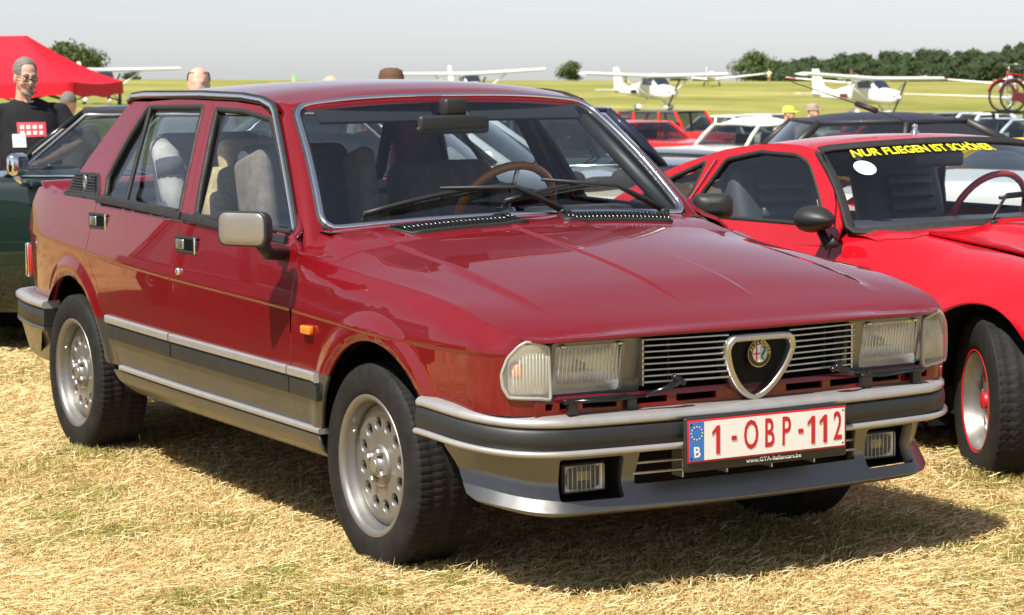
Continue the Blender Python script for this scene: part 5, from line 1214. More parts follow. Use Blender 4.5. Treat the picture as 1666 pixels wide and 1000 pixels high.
# ------------------------------------------------------------------ other parked cars
def simple_car(name, label, pos, heading, spec, group='cars parked in the rows behind'):
    """whole car from a spec: body loft, roof, pillars, panes, lamps, wheels. x forward"""
    S = dict(L=4.2, W=1.62, H=1.4, belt=.9, hood=.85, tail=.9, nose=.75, rear=.8, xf=.75, xtf=.25, xtr=-1.0, xr=-1.5, col='white', roofcol=None, sill=.22, pillar=None, bpil=(-.35,), blean=.05, pr=.040, crown=.03, round_=.06, roofw=.78, dome=.09, solid_rear=False, glass='carglass', axf=1.25, axr=-1.25, wr=.30, wheel='satin', chrome=True, light='round', inner='cloth', open_=False)
    S.update(spec); t = thing(name, label, 'car', pos, heading, group)
    if isinstance(S['col'], tuple): S['col'] = paint(name+'_paint', S['col'])
    if isinstance(S['roofcol'], tuple): S['roofcol'] = mat(name+'_roof', S['roofcol'], .6, coat=.1)
    rc = S['roofcol'] or S['col']; L, W = S['L'], S['W']; x0, x1 = -L/2, L/2; xf, xr = S['xf'], S['xr']
    zt_ = spl([x0, x0+.25, xr, (xr+xf)/2, xf, x1-.35, x1], [S['rear'], S['tail'], S['belt'], S['belt'], S['belt']-.0, S['hood'], S['nose']])
    wt = spl([x0, x0+.18, x0+.6, 0, x1-.6, x1-.18, x1], [W/2*.72, W/2*.9, W/2*.985, W/2, W/2*.985, W/2*.90, W/2*.70]); G = []
    for x in np.linspace(x0, x1, 44):
        w_, z = wt(x), zt_(x); zb_ = S['sill']+.12*sm((abs(x)-L/2+.5)/.5)*1.0; zb_ = min(zb_, z-.2); r_ = S['round_']; mid = lerp(zb_, z, .55)
        half_ = [(w_*.86, zb_), (w_*.97, zb_+.08), (w_, mid), (w_*.985, z-r_*1.5), (w_*.965, z-r_*.5), (w_*.93, z-r_*.1), (w_*.8, z+.004), (w_*.4, z+S['crown']*.8), (0, z+S['crown'])]
        G.append([(x, -a, b) for a, b in half_]+[(x, a, b) for a, b in half_[-2::-1]])
    mb = MB(); mb.grid(G); n = len(G[0]); mb.add(G[0], [tuple(range(n))]); mb.add(G[-1], [tuple(range(n))]); body = mb.build('body', S['col'], t)
    # greenhouse
    H = S['H']; b_ = S['belt']+.005; wb = W/2*.93; wr_ = W/2*S['roofw']
    P = {'bf': (xf, wb*.93, b_), 'tf': (S['xtf'], wr_*.96, H-.05), 'tr': (S['xtr'], wr_*.95, H-.05), 'br': (xr, wb*.9, b_)}
    def gsd(x, z): k = (z-b_)/(H-.05-b_); return lerp(wb*.955, wr_, k)
    if not S['open_']:
        G = []
        for i in range(17):
            u = i/16; row = []
            for j in range(13):
                tt_ = -1+j/6; x = lerp(S['xtr']-.03, S['xtf']+.05*(1-tt_*tt_), u); z = H-.05+(S['dome']-.04)*(1-abs(tt_)**2.4)*(1-abs(2*u-1)**3*.75)-.012*(abs(2*u-1)**4); row.append((x, tt_*wr_, z))
            G.append(row)
        mb = MB(); mb.grid(G); mb.grid([[(p[0], p[1]*.97, p[2]-.03) for p in r] for r in G]); mb.build('roof', rc, t)
        pc = S['pillar'] or S['col']
        for s_ in (-1, 1):
            for a, b, rr in (('bf', 'tf', S['pr']), ('br', 'tr', S.get('cpil', .05))):
                mb = MB(); mb.tube([(P[a][0], s_*P[a][1], P[a][2]-.02), (lerp(P[a][0], P[b][0], .5)+.02, s_*lerp(P[a][1], P[b][1], .47), lerp(P[a][2], P[b][2], .5)), (P[b][0], s_*P[b][1], P[b][2])], rr, 7); mb.build('roof_pillar', pc, t)
            mb = MB(); mb.tube([(P['tf'][0], s_*P['tf'][1], H-.05), ((S['xtf']+S['xtr'])/2, s_*wr_, H-.042), (P['tr'][0], s_*P['tr'][1], H-.05)], .026, 7); mb.build('roof_edge', rc, t)
            for xb in S['bpil']: mb = MB(); mb.tube([(xb, s_*gsd(xb, b_), b_), (xb-S['blean'], s_*gsd(xb, H-.05), H-.05)], S['pr']*.88, 6); mb.build('door_pillar', pc, t)
            xs = [xf-.06]+list(S['bpil'])+[xr+.06]; xt = [S['xtf']-.02]+[x-S['blean'] for x in S['bpil']]+[S['xtr']+.04]
            for i in range(len(xs)-1):
                q = [(xs[i], b_), (xs[i+1], b_), (xt[i+1], H-.065), (xt[i], H-.065)]; mb = MB(); mb.add([(x, s_*(gsd(x, z)-.006), z) for x, z in q], [(0, 1, 2, 3)]); mb.build('side_window' if not (S['solid_rear'] and i) else 'fabric_side', S['glass'] if not (S['solid_rear'] and i) else rc, t)
                if S['chrome']:
                    mb = MB(); mb.tube([(x, s_*(gsd(x, z)+.004), z) for x, z in q], .010, 5, closed=True); mb.build('window_trim', 'chrome', t)
        for nm, a, b, bow in (('windscreen', 'bf', 'tf', .10), ('rear_window', 'br', 'tr', -.10)):
            G = [[(lerp(P[a][0], P[b][0], u)+bow*(1-tt_*tt_), tt_*lerp(P[a][1], P[b][1], u), lerp(P[a][2], P[b][2]+.012*(1-tt_*tt_), u)) for tt_ in np.linspace(-1, 1, 11)] for u in np.linspace(0, 1, 6)]
            mb = MB(); mb.grid(G); mb.build(nm, S['glass'], t)
            ring = [Vector(p) for p in G[0]]+[Vector(r[-1]) for r in G[1:-1]]+[Vector(p) for p in G[-1][::-1]]+[Vector(r[0]) for r in G[-2:0:-1]]
            mb = MB(); mb.tube(ring, .014, 5, closed=True); mb.build(nm+'_trim', 'chrome' if S['chrome'] else 'rubber', t)
    # seats, floor
    mb = MB(); mb.box(((xf+xr)/2, 0, S['belt']-.10), (xf-xr-.1, W*.86, .02)); 
    for xs_ in ((xf+xr)/2+.15, (xf+xr)/2-.55):
        for s_ in (-1, 1): mb.rbox((xs_, s_*W*.21, S['belt']+(.02 if not S['open_'] else -.10)), (.13, W*.28, .38), .05, 3)
    mb.build('interior', S['inner'] if not isinstance(S['inner'], tuple) else mat(name+'_inner', S['inner'], .8), t)
    mb = MB(); stc = Vector((xf-.35, .34*W/1.6, S['belt']+.02)); mb.tube([stc+Vector((-.08*sin(q), .17*cos(q), .15*sin(q))) for q in np.linspace(0, 2*pi, 22)[:-1]], .012, 5, closed=True); mb.build('steering_wheel', 'blackplastic', t)
    # lamps, grille, bumpers, wheels
    for s_ in (-1, 1):
        ys = [s_*W*.36] if S['light'] != 'twin' else [s_*W*.39, s_*W*.27]
        for y in ys:
            zl = S['nose']-.12; xl = x1-.01
            mb = MB()
            if S['light'] in ('round', 'twin'): mb.lathe([(.085, -.03), (.088, .02), (.075, .03), (.0001, .045)], c=(xl-.03, y, zl), axis='x', n=16)
            else: mb.rbox((xl-.02, y, zl), (.06, .28, .13), .02, 2)
            mb.build('headlamp', 'reflector', t)
        mb = MB(); mb.rbox((x0+.005, s_*W*.36, S['rear']-.16), (.05, .22, .12), .02, 2); mb.build('tail_light', M.setdefault('tailred', mat('tail_lamp_red', (.5, .02, .01), .25, coat=.6)), t)
    MB().rbox((x1-.02, 0, S['nose']-.14), (.05, W*.44, .15), .02, 2).build('grille', 'void', t)
    for xb, zb_ in ((x1+.03, .48), (x0-.03, .50)):
        mb = MB(); sgn = 1 if xb > 0 else -1; mb.tube([(xb-sgn*.30, -W*.5, zb_), (xb-sgn*.06, -W*.44, zb_), (xb, 0, zb_), (xb-sgn*.06, W*.44, zb_), (xb-sgn*.30, W*.5, zb_)], .04, 7); mb.build('bumper', 'chrome' if S['chrome'] else 'blackplastic', t)
    MB().box((0, 0, .30), (L*.8, W*.7, .14)).build('underbody', 'under', t)
    for xa in (S['axf'], S['axr']):
        for s_ in (-1, 1):
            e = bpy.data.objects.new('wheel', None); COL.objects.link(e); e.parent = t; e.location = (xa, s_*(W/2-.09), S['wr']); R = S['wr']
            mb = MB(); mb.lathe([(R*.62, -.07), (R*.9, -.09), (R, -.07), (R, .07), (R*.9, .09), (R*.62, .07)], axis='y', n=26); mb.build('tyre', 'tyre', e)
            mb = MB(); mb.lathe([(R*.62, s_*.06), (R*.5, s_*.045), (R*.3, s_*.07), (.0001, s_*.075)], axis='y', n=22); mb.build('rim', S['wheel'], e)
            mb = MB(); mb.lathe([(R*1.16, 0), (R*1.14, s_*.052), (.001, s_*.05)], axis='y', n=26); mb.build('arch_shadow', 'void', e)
    return t
def heading_at(u, deg):
    """heading so that deg=0 faces the camera, +90 faces image right"""
    return AZ+pi+radians(deg)-math.atan((u-833)/FPX)*0
def car_at(name, label, u, D, deg, spec, **k): p = gp(u, D); return simple_car(name, label, p, heading_at(u, deg), spec, **k)
# --- placements of the cars behind
NAVY = (.012, .016, .030)
green = car_at('green_car', 'dark green saloon with black vinyl roof and chrome window frames behind the dark red saloon', 292, 12.9, -101, dict(L=4.3, W=1.62, H=1.345, blean=.20, pr=.016, belt=.955, hood=.90, tail=.93, nose=.80, rear=.86, xf=.72, xtf=.30, xtr=-1.2, xr=-1.62, col=(.008, .019, .015), roofcol=(.03, .032, .036), bpil=(.10, -.62), pillar='blackgloss', roofw=.80, sill=.24, inner=(.05, .06, .07)), group=None)
gm = MB(); gm.rbox((.55, .93, 1.03), (.07, .17, .12), .035, 4); gmo = gm.build('door_mirror', 'chrome', green); gm = MB(); gm.tube([(.56, .93, .97), (.56, .86, .93), (.55, .80, .92)], .016, 7); gm.build('mirror_arm', 'chrome', gmo)
simple_car('added_dark_saloon', 'dark blue saloon added out of view at the left, for the side panels to reflect', (-5.0, -3.1, 0), 0, dict(L=4.3, H=1.38, col=(.02, .022, .035)), group=None)  # unseen car, added as a dark shape to reflect in the side panels
car_at('silver_blue_car', 'pale silver blue saloon seen through the side windows of the dark red saloon', 520, 15.5, -100, dict(H=1.34, belt=.88, col=(.33, .38, .42), xf=.7, xtf=.2, xtr=-.9, xr=-1.5), group=None)
navy = car_at('navy_car', 'dark navy classic saloon with chrome trim seen through the windscreen of the dark red saloon', 905, 17.5, 95, dict(L=4.5, W=1.7, H=1.36, belt=.92, col=NAVY, xf=.7, xtf=.3, xtr=-1.1, xr=-1.7), group=None)
cream = simple_car('cream_roadster', 'cream open roadster with chrome luggage rack just behind the red coupe', gp(985, 13.6), pi, dict(L=3.7, W=1.5, H=1.1, belt=.84, hood=.80, tail=.84, nose=.72, rear=.80, xf=.55, xr=-.7, col=(.72, .69, .56), open_=True, inner=(.02, .018, .016)), group=None)
mb = MB(); mb.tube([(-1.62, -.3, .86), (-1.62, -.3, .97), (-1.60, -.26, 1.0), (-1.60, .26, 1.0), (-1.62, .3, .97), (-1.62, .3, .86)], .014, 7); mb.tube([(-1.15, -.3, .88), (-1.15, -.3, .93), (-1.15, .3, .93), (-1.15, .3, .88)], .010, 6); mb.build('luggage_rack', 'chrome', cream)
grey = simple_car('grey_roadster', 'silver grey open sports car with black round spare wheel cover on its tail', gp(1112, 15.2), pi+.15, dict(L=3.9, W=1.55, H=1.1, belt=.80, tail=.84, rear=.78, hood=.78, nose=.7, xf=.5, xr=-.75, col=(.30, .31, .33), open_=True, inner=(.02, .02, .02)), group=None)
mb = MB(); mb.lathe([(.36, -.10), (.37, .0), (.34, .08), (.26, .11), (.0001, .125)], c=(0, 0, 0), n=30); sc_ = mb.build('spare_wheel_cover', 'leather', grey); sc_.location = (-1.55, 0, .83); sc_.rotation_euler = (0, radians(-28), 0)
wc = car_at('cream_hardtop_car', 'cream white hardtop car with chrome windscreen frame left of the navy soft-top', 1205, 46, -52, dict(L=4.4, W=1.66, H=1.32, dome=.20, belt=.88, hood=.86, nose=.78, col=(.74, .71, .62), roofcol=(.76, .73, .62), xf=.55, xtf=.12, xtr=-1.0, xr=-1.75, bpil=(-.55,), roofw=.80, light='round', inner=(.06, .01, .01)), group=None)
mus = car_at('red_muscle_car', 'red two-door car with black bonnet stripes and twin headlamps in the second row', 1056, 50, 38, dict(L=4.7, W=1.85, H=1.33, belt=.92, hood=.90, nose=.82, col=(.70, .018, .018), xf=.45, xtf=-.1, xtr=-1.0, xr=-1.75, light='twin', inner=(.02, .02, .02)), group=None)
for s_ in (-1, 1): MB().box((1.35, s_*.30, .935), (1.5, .24, .006), Matrix.Rotation(radians(1.5), 3, 'Y')).build('bonnet_stripe', 'blackgloss', mus)
car_at('red_boxy_car', 'small boxy red hatchback with dark grey roof behind the red muscle car', 1100, 59, 48, dict(L=3.7, W=1.5, H=1.52, belt=.98, hood=.92, nose=.82, tail=.97, rear=.9, col=(.72, .02, .018), roofcol=(.07, .075, .085), xf=.75, xtf=.45, xtr=-1.35, xr=-1.65, bpil=(.0, -.8), roofw=.84, chrome=False, inner=(.2, .18, .16)), group=None)
car_at('white_saloon', 'white saloon behind the cream hardtop car', 1212, 62, 40, dict(L=4.5, W=1.75, H=1.40, belt=.93, col=(.76, .76, .73), xf=.7, xtf=.2, xtr=-1.0, xr=-1.6), group=None)
soft = car_at('soft_top_car', 'dark navy convertible with raised navy fabric roof behind the red coupe', 1390, 23.5, -86, dict(L=4.4, W=1.75, H=1.32, belt=.93, hood=.85, tail=.93, col=(.10, .105, .12), roofcol=(.013, .014, .028), pillar='blackplastic', xf=.85, xtf=.50, xtr=-.95, xr=-1.65, bpil=(-.30,), cpil=.05, roofw=.84, dome=.13, solid_rear=True, chrome=False, inner=(.02, .02, .03)), group=None)
wag = car_at('blue_grey_estate', 'pale blue grey estate car with roof bars and bicycles on top at the right edge', 1640, 53, -68, dict(L=4.5, W=1.7, H=1.44, belt=.95, hood=.92, nose=.8, tail=.95, col=(.36, .42, .50), xf=.85, xtf=.35, xtr=-1.85, xr=-2.05, bpil=(-.1, -1.0), roofw=.82, chrome=False, inner=(.03, .03, .03)), group=None)
car_at('yellow_car', 'yellow sports coupe with black windows at the right edge behind the red coupe', 1730, 15, -62, dict(L=4.2, W=1.7, H=1.10, belt=.78, hood=.74, nose=.62, tail=.80, col=(.80, .50, .02), xf=.75, xtf=.15, xtr=-.7, xr=-1.6, bpil=(-.45,), chrome=False, inner=(.015, .015, .015)), group=None)
car_at('silver_hatchback', 'silver car with orange and red tail lamps seen through the windscreen of the red coupe', 2170, 12.0, 78, dict(L=4.2, W=1.65, H=1.38, belt=.88, tail=.90, rear=.88, col=(.55, .56, .58), xf=.7, xtf=.2, xtr=-.7, xr=-1.2, chrome=False), group=None)
o = bpy.data.objects[[x.name for x in COL.objects if x.name.startswith('silver_hatchback')][0]]
for s_ in (-1, 1): MB().rbox((-2.07, s_*.60, .66), (.06, .40, .15), .02, 2).build('indicator_lamp', 'orange', o)
car_at('white_beetle', 'small white round-roofed car half hidden behind the estate car', 1588, 64, -75, dict(L=4.0, W=1.55, H=1.50, belt=.95, hood=.9, tail=.9, col=(.78, .78, .75), xf=.6, xtf=.2, xtr=-.7, xr=-1.4, bpil=(-.25,)), group=None)
car_at('dark_estate', 'dark car with roof bars in the far row left of the white round-roofed car', 1530, 66, -80, dict(L=4.6, W=1.75, H=1.48, belt=.95, col=(.02, .022, .025), xf=.8, xtf=.3, xtr=-1.7, xr=-2.0, chrome=False), group=None)
car_at('far_red_car', 'red car in the far row right of the aerial of the red coupe', 1462, 66, 100, dict(L=4.2, W=1.65, H=1.38, col=(.6, .02, .02)), group=None)

for nm, lb, u_, D_, dg, c_ in (('far_white_car', 'small white car in the far row between the white saloon and the capped people', 1252, 70, 60, (.75, .75, .73)), ('far_silver_car', 'silver car in the far row above the roof of the navy soft-top', 1395, 72, -80, (.42, .43, .45)), ('far_maroon_car', 'maroon car in the far row left of the red muscle car', 985, 57, 50, (.20, .012, .02)), ('far_black_car', 'black saloon in the middle row seen through the right side of the windscreen', 960, 34, 75, (.012, .012, .014)), ('far_blue_car', 'pale blue saloon in the middle row seen through the windscreen of the dark red saloon', 820, 40, 70, (.25, .33, .42))):
    car_at(nm, lb, u_, D_, dg, dict(L=4.2, W=1.65, H=1.38, belt=.88, col=c_), group=None)
# --- bicycles on the estate car
M['maroon'] = mat('maroon', (.16, .012, .02), .4, coat=.5)
def bicycle(label, loc, rz, frame='maroon', lean=0):
    t = thing('bicycle', label, 'bicycle', loc, rz); t.rotation_euler = (lean, 0, rz); R = .335
    for x in (-.53, .53):
        mb = MB(); mb.tube([(x+R*cos(a), 0, R+R*sin(a)) for a in np.linspace(0, 2*pi, 40)[:-1]], .020, 6, closed=True); wv = mb.build('wheel', 'rubber', t)
        mb = MB(); mb.tube([(x+(R-.028)*cos(a), 0, R+(R-.028)*sin(a)) for a in np.linspace(0, 2*pi, 40)[:-1]], .012, 5, closed=True); mb.build('rim', 'satin', wv)
        mb = MB()
        for k in range(14): a = 2*pi*k/14; mb.tube([(x, 0, R), (x+R*.93*cos(a), 0, R+R*.93*sin(a))], .003, 4)
        mb.build('spokes', 'satin', wv)
        mb = MB(); mb.tube([(x+(R+.04)*cos(a), 0, R+(R+.04)*sin(a)) for a in np.linspace(.3, 2.9, 16)], .022, 5); mb.build('mudguard', frame, t)
    bb, seat_, head_, hl, rr, fr = (-.05, 0, .29), (-.20, 0, .78), (.36, 0, .84), (.40, 0, .68), (-.53, 0, R), (.53, 0, R)
    mb = MB(); [mb.tube([a, b], .018, 7) for a, b in ((bb, seat_), (bb, hl), (seat_, head_), (hl, head_))]; [mb.tube([a, b], .011, 6) for a, b in ((bb, rr), (seat_, rr), (hl, fr))]; mb.build('frame', frame, t)
    mb = MB(); mb.prism(round_poly([(-.60, .25), (-.55, .42), (-.05, .40), (.08, .30), (-.02, .17), (-.10, .17)], .05), -.03, .03, lambda u, v, h: (u, h-.05, v)); mb.build('chaincase', 'maroon', t)
    mb = MB(); mb.tube([(-.22, 0, .76), (-.25, 0, .92)], .013, 6); mb.build('seat_post', 'satin', t)
    mb = MB(); mb.rbox((-.26, 0, .945), (.27, .17, .06), .028, 4); mb.build('saddle', 'leather', t)
    mb = MB(); mb.tube([head_, (.34, 0, 1.02)], .012, 6); mb.tube([(.20, -.28, 1.05), (.33, -.22, 1.06), (.36, 0, 1.03), (.33, .22, 1.06), (.20, .28, 1.05)], .012, 6); mb.build('handlebar', 'satin', t)
    mb = MB(); mb.tube([(-.05, -.07, .29), (.10, -.07, .20)], .012, 5); mb.rbox((.12, -.11, .20), (.09, .08, .025), .008, 2); mb.build('pedal', 'satin', t)
    mb = MB(); mb.tube([(-.80, 0, .72), (-.35, 0, .74)], .012, 5); mb.tube([(-.75, 0, .72), rr], .008, 5); mb.build('luggage_carrier', 'satin', t); return t
wm = wag.matrix_basis.copy(); bpy.context.view_layer.update(); wm = wag.matrix_world
mb = MB()
for xx in (.0, -1.0):
    mb.box((xx, 0, 1.53), (.06, 1.4, .035))
    for s_ in (-1, 1): mb.box((xx, s_*.62, 1.475), (.08, .05, .12), taper=.6)
for yy in (-.32, .32): mb.box((-.4, yy, 1.56), (1.7, .07, .025))
mb.build('roof_bars', 'blackplastic', wag)
b1 = wm @ Vector((-.42, .32, 1.575)); b2 = wm @ Vector((-.55, -.32, 1.575))
bicycle('maroon bicycle with chain guard on the roof of the estate car, nearer of the two', b1, wag.rotation_euler.z+pi); bicycle('red bicycle on the roof of the estate car, farther of the two', b2, wag.rotation_euler.z, 'redpaint')

# ------------------------------------------------------------------ red gazebo
D0 = 45; M['tentred'] = mat('gazebo_cloth', (.62, .012, .028), .7, spec=.2, var=.06, vscale=4, bump=.15, bscale=6)
tb_ = gp(0, D0); tent = thing('gazebo', 'red pop-up gazebo with peaked roof and black legs on the left', 'tent', tb_, AZ-pi/2+radians(-8))
ex, ey, ze, zp = 2.02, 1.5, 2.02, 2.90     # x runs across the picture (towards image left), y away
G = []
for i in range(9):
    k = i/8; row = []; sag = .05*sin(pi*k)
    pts = []
    for q in range(64):
        s_ = q/64*4; e = int(s_); f = s_-e; cs_ = [(1, 1), (-1, 1), (-1, -1), (1, -1)]; a, b = cs_[e], cs_[(e+1) % 4]; x, y = lerp(a[0], b[0], f), lerp(a[1], b[1], f)
        rx, ry = (.62, .02); px_, py_ = lerp(ex, rx, k)*x, lerp(ey, ry, k)*y; z = lerp(ze, zp, k**1.12)-.10*sin(pi*k)*(1-.55*abs(2*f-1)**2)-.05*sin(pi*f)*(1-k)**3; pts.append((px_, py_, z))
    G.append(pts)
mb = MB(); mb.grid(G, closed_v=True); mb.add(G[-1], [tuple(range(64))])
mb.grid([[(x*1.004, y*1.004, z-.24-.02*sin(i*.9)) for i, (x, y, z) in enumerate(G[0])], [(x*1.002, y*1.002, z) for x, y, z in G[0]]], closed_v=True); mb.build('canopy', 'tentred', tent)
for x in (-1, 1):
    for y in (-1, 1): mb = MB(); mb.box((x*(ex-.05), y*(ey-.05), (ze-.3)/2-.1+.2), (.045, .045, ze+.1)); mb.build('leg', 'blackplastic', tent)
for y in (-1, 1):
    mb = MB()
    for k in range(4):
        xa, xb = -ex+.05+k*(2*ex-.1)/4, -ex+.05+(k+1)*(2*ex-.1)/4; mb.tube([(xa, y*(ey-.05), ze-.10), (xb, y*(ey-.05), ze-.38)], .014, 5); mb.tube([(xa, y*(ey-.05), ze-.38), (xb, y*(ey-.05), ze-.10)], .014, 5)
    mb.build('folding_truss', 'blackplastic', tent)

# ------------------------------------------------------------------ aeroplanes
M['planewhite'] = mat('plane_white', (.80, .80, .80), .35, coat=.5, var=.03, vscale=.6); M['planeglass'] = mat('plane_glass', (.02, .028, .04), .08, coat=.8); M['planegreen'] = mat('plane_green', (.35, .62, .25), .4, coat=.4); M['planeblue'] = mat('plane_blue', (.35, .55, .75), .4)
def wing(mb, span, chord, tip, z, x, dih=0, th=.12, sweep_=0, y0=0):
    G = []
    for s_ in np.linspace(-1, 1, 13):
        a = abs(s_); c = lerp(chord, tip, a); zz = z+dih*a; xx = x-sweep_*a; yy = s_*span/2; t_ = th*c/chord
        G.append([(xx+c*.30, yy, zz), (xx+c*.22, yy, zz+t_*.5), (xx-c*.1, yy, zz+t_*.55), (xx-c*.70, yy, zz), (xx-c*.1, yy, zz-t_*.4), (xx+c*.22, yy, zz-t_*.4)])
    mb.grid(G, closed_v=True); mb.add(G[0], [tuple(range(6))]); mb.add(G[-1], [tuple(range(6))]); return mb
def fuselage(mb, st):
    G = []
    for x, zc, w_, h in st: G.append([(x, w_*cos(a)*abs(cos(a))**-.25 if abs(cos(a)) > 1e-3 else 0, zc+h*sin(a)*abs(sin(a))**-.25 if abs(sin(a)) > 1e-3 else zc) for a in np.linspace(0, 2*pi, 25)[:-1]])
    mb.grid(G, closed_v=True); mb.add(G[0], [tuple(range(24))]); mb.add(G[-1], [tuple(range(24))])
def highwing(label, u, D, deg, bank=0, stripe=None):
    p = gp(u, D); t = thing('aeroplane', label, 'aeroplane', p, heading_at(u, deg)); t.rotation_euler = (radians(bank), 0, heading_at(u, deg)); t.scale = (1.1, 1.04, 1.14)
    mb = MB(); fuselage(mb, [(2.05, 1.10, .22, .22), (1.95, 1.12, .42, .36), (1.3, 1.15, .52, .44), (.75, 1.20, .56, .48), (.2, 1.40, .58, .66), (-.9, 1.42, .57, .64), (-1.6, 1.35, .46, .50), (-3.2, 1.25, .26, .30), (-5.3, 1.25, .06, .14)]); mb.build('fuselage', 'planewhite', t)
    mb = MB(); wing(mb, 11, 1.6, 1.2, 2.12, -.1, .16, .26); mb.build('wing', 'planewhite', t)
    for s_ in (-1, 1):
        mb = MB(); mb.tube([(.25, s_*.55, .80), (.10, s_*2.6, 2.08)], .055, 6); mb.build('wing_strut', 'planewhite', t)
        mb = MB(); mb.tube([(-.2, s_*.45, .85), (-.35, s_*1.22, .32)], .05, 6); mb.build('landing_leg', 'planewhite', t)
        mb = MB(); fuselage(mb, [(.15, .28, .03, .04), (.0, .30, .11, .14), (-.35, .30, .13, .17), (-.75, .32, .05, .06), (-.9, .32, .01, .02)]); o = mb.build('wheel_fairing', 'planewhite', t); o.location = (0, s_*1.25, 0)
        mb = MB(); mb.lathe([(.02, -.07), (.2, -.07), (.2, .07), (.02, .07)], c=(-.35, s_*1.25, .20), axis='y', n=18); mb.build('main_wheel', 'rubber', t)
        mb = MB(); mb.add([(.45, s_*.59, 1.62), (-.75, s_*.60, 1.62), (-.85, s_*.575, 1.98), (.12, s_*.575, 1.98)], [(0, 1, 2, 3)]); mb.build('side_window', 'planeglass', t)
    mb = MB(); mb.grid([[(.92, -.46, 1.60), (.98, 0, 1.64), (.92, .46, 1.60)], [(.36, -.52, 2.02), (.42, 0, 2.06), (.36, .52, 2.02)]]); mb.build('windscreen', 'planeglass', t)
    mb = MB(); wing(mb, 3.4, .95, .7, 1.30, -4.75, .0, .08); mb.build('tailplane', 'planewhite', t)
    mb = MB(); mb.prism([(-3.4, 1.45), (-4.35, 1.75), (-4.95, 2.72), (-5.45, 2.72), (-5.3, 1.25), (-4.2, 1.30)], -.05, .05, lambda a, b, h: (a, h, b)); mb.build('fin', 'planewhite', t)
    mb = MB(); fuselage(mb, [(1.6, .30, .03, .04), (1.42, .30, .10, .13), (1.1, .30, .11, .15), (.7, .33, .04, .05)]); mb.tube([(1.3, 0, .35), (1.35, 0, .8)], .05, 6); mb.build('nose_gear', 'planewhite', t)
    mb = MB(); mb.lathe([(.14, 0), (.11, .14), (.0001, .26)], c=(2.05, 0, 1.12), axis='x', n=16); pr = mb.build('spinner', 'planewhite', t)
    mb = MB(); [mb.box((2.14, s_*.48*sin(.5), 1.12+s_*.48*cos(.5)), (.03, .11, .90), Matrix.Rotation(-.5, 3, 'X')) for s_ in (-1, 1)]; mb.build('propeller', 'blackplastic', pr)
    for s_ in (-1, 1): MB().rbox((2.0, s_*.26, 1.17), (.06, .18, .12), .03, 2).build('air_intake', 'void', t)
    for s_ in (-1, 1): MB().box((-1.9, s_*.43, 1.20), (1.0, .02, .22), Matrix.Rotation(s_*radians(-9), 3, 'Z')).build('registration_band', stripe or 'blackplastic', t)
    return t
def lowwing(label, u, D, deg, span=15, tipm='planewhite', body='planewhite', dih=.75, v=None, bank=0):
    p = gp(u, D); t = thing('aeroplane', label, 'aeroplane', p, heading_at(u, deg)); t.rotation_euler = (radians(bank), 0, heading_at(u, deg))
    mb = MB(); fuselage(mb, [(2.1, .95, .18, .18), (1.9, .97, .36, .34), (1.0, 1.0, .48, .42), (-.8, 1.05, .46, .42), (-2.2, 1.1, .24, .25), (-4.9, 1.2, .06, .12)]); mb.build('fuselage', body, t)
    mb = MB(); wing(mb, span, 1.45, .9, .78, 0, dih, .28); mb.build('wing', body if body == 'planewhite' else body, t)
    mb = MB(); wing(mb, span*1.002, .86, .82, .785+dih, 0, 0, .09)
    for s_ in (-1, 1): mb = MB(); mb.rbox((-.15, s_*span*.47, .79+dih*.95), (.95, span*.075, .10), .04, 2); mb.build('wing_tip', tipm, t)
    mb = MB(); fuselage(mb, [(1.1, 1.30, .20, .12), (.7, 1.42, .40, .26), (.1, 1.45, .44, .34), (-.6, 1.40, .38, .26), (-1.2, 1.3, .15, .10)]); mb.build('canopy', body if body != 'planewhite' else 'planewhite', t)
    mb = MB(); mb.prism([(-3.9, 1.3), (-4.3, 2.35), (-4.95, 2.4), (-4.95, 1.1)], -.045, .045, lambda a, b, h: (a, h, b)); mb.build('fin', body if body != 'planewhite' else tipm if tipm != 'planeblue' else 'planewhite', t)
    mb = MB(); wing(mb, 3.0, .8, .6, 1.35, -4.4, 0, .07); mb.build('tailplane', body, t)
    for s_ in (-1, 1): mb = MB(); mb.lathe([(.02, -.06), (.2, -.06), (.2, .06), (.02, .06)], c=(.1, s_*.95, .2), axis='y', n=16); mb.tube([(.1, s_*.9, .2), (.1, s_*.8, .75)], .05, 6); mb.build('landing_leg', 'blackplastic', t)
    mb = MB(); mb.tube([(-3.9, 0, .14), (-4.0, 0, 1.1)], .04, 6); mb.build('tail_wheel_leg', 'blackplastic', t)
    mb = MB(); mb.box((2.15, 0, 1.0), (.03, .10, 1.6), Matrix.Rotation(.9, 3, 'X')); mb.build('propeller', 'blackplastic', t); return t
def glider(label, u, D, deg, span=15, bank=0):
    p = gp(u, D); t = thing('glider', label, 'glider', p, heading_at(u, deg)); t.rotation_euler = (radians(bank), 0, heading_at(u, deg))
    mb = MB(); fuselage(mb, [(3.0, .65, .05, .05), (2.5, .70, .26, .30), (1.2, .78, .31, .42), (0, .82, .27, .36), (-1.2, .90, .12, .16), (-4.2, 1.0, .06, .10)]); mb.build('fuselage', 'planewhite', t)
    mb = MB(); wing(mb, span, .85, .4, 1.05, 0, .30, .12); mb.build('wing', 'planewhite', t)
    mb = MB(); mb.prism([(-3.6, 1.0), (-3.75, 2.2), (-4.3, 2.2), (-4.4, 1.0)], -.04, .04, lambda a, b, h: (a, h, b)); mb.build('fin', 'planewhite', t); mb = MB(); wing(mb, 2.6, .5, .35, 2.15, -3.8, 0, .06); mb.build('tailplane', 'planewhite', t)
    mb = MB(); mb.lathe([(.02, -.06), (.2, -.06), (.2, .06), (.02, .06)], c=(.3, 0, .2), axis='y', n=16); mb.build('wheel', 'rubber', t); return t
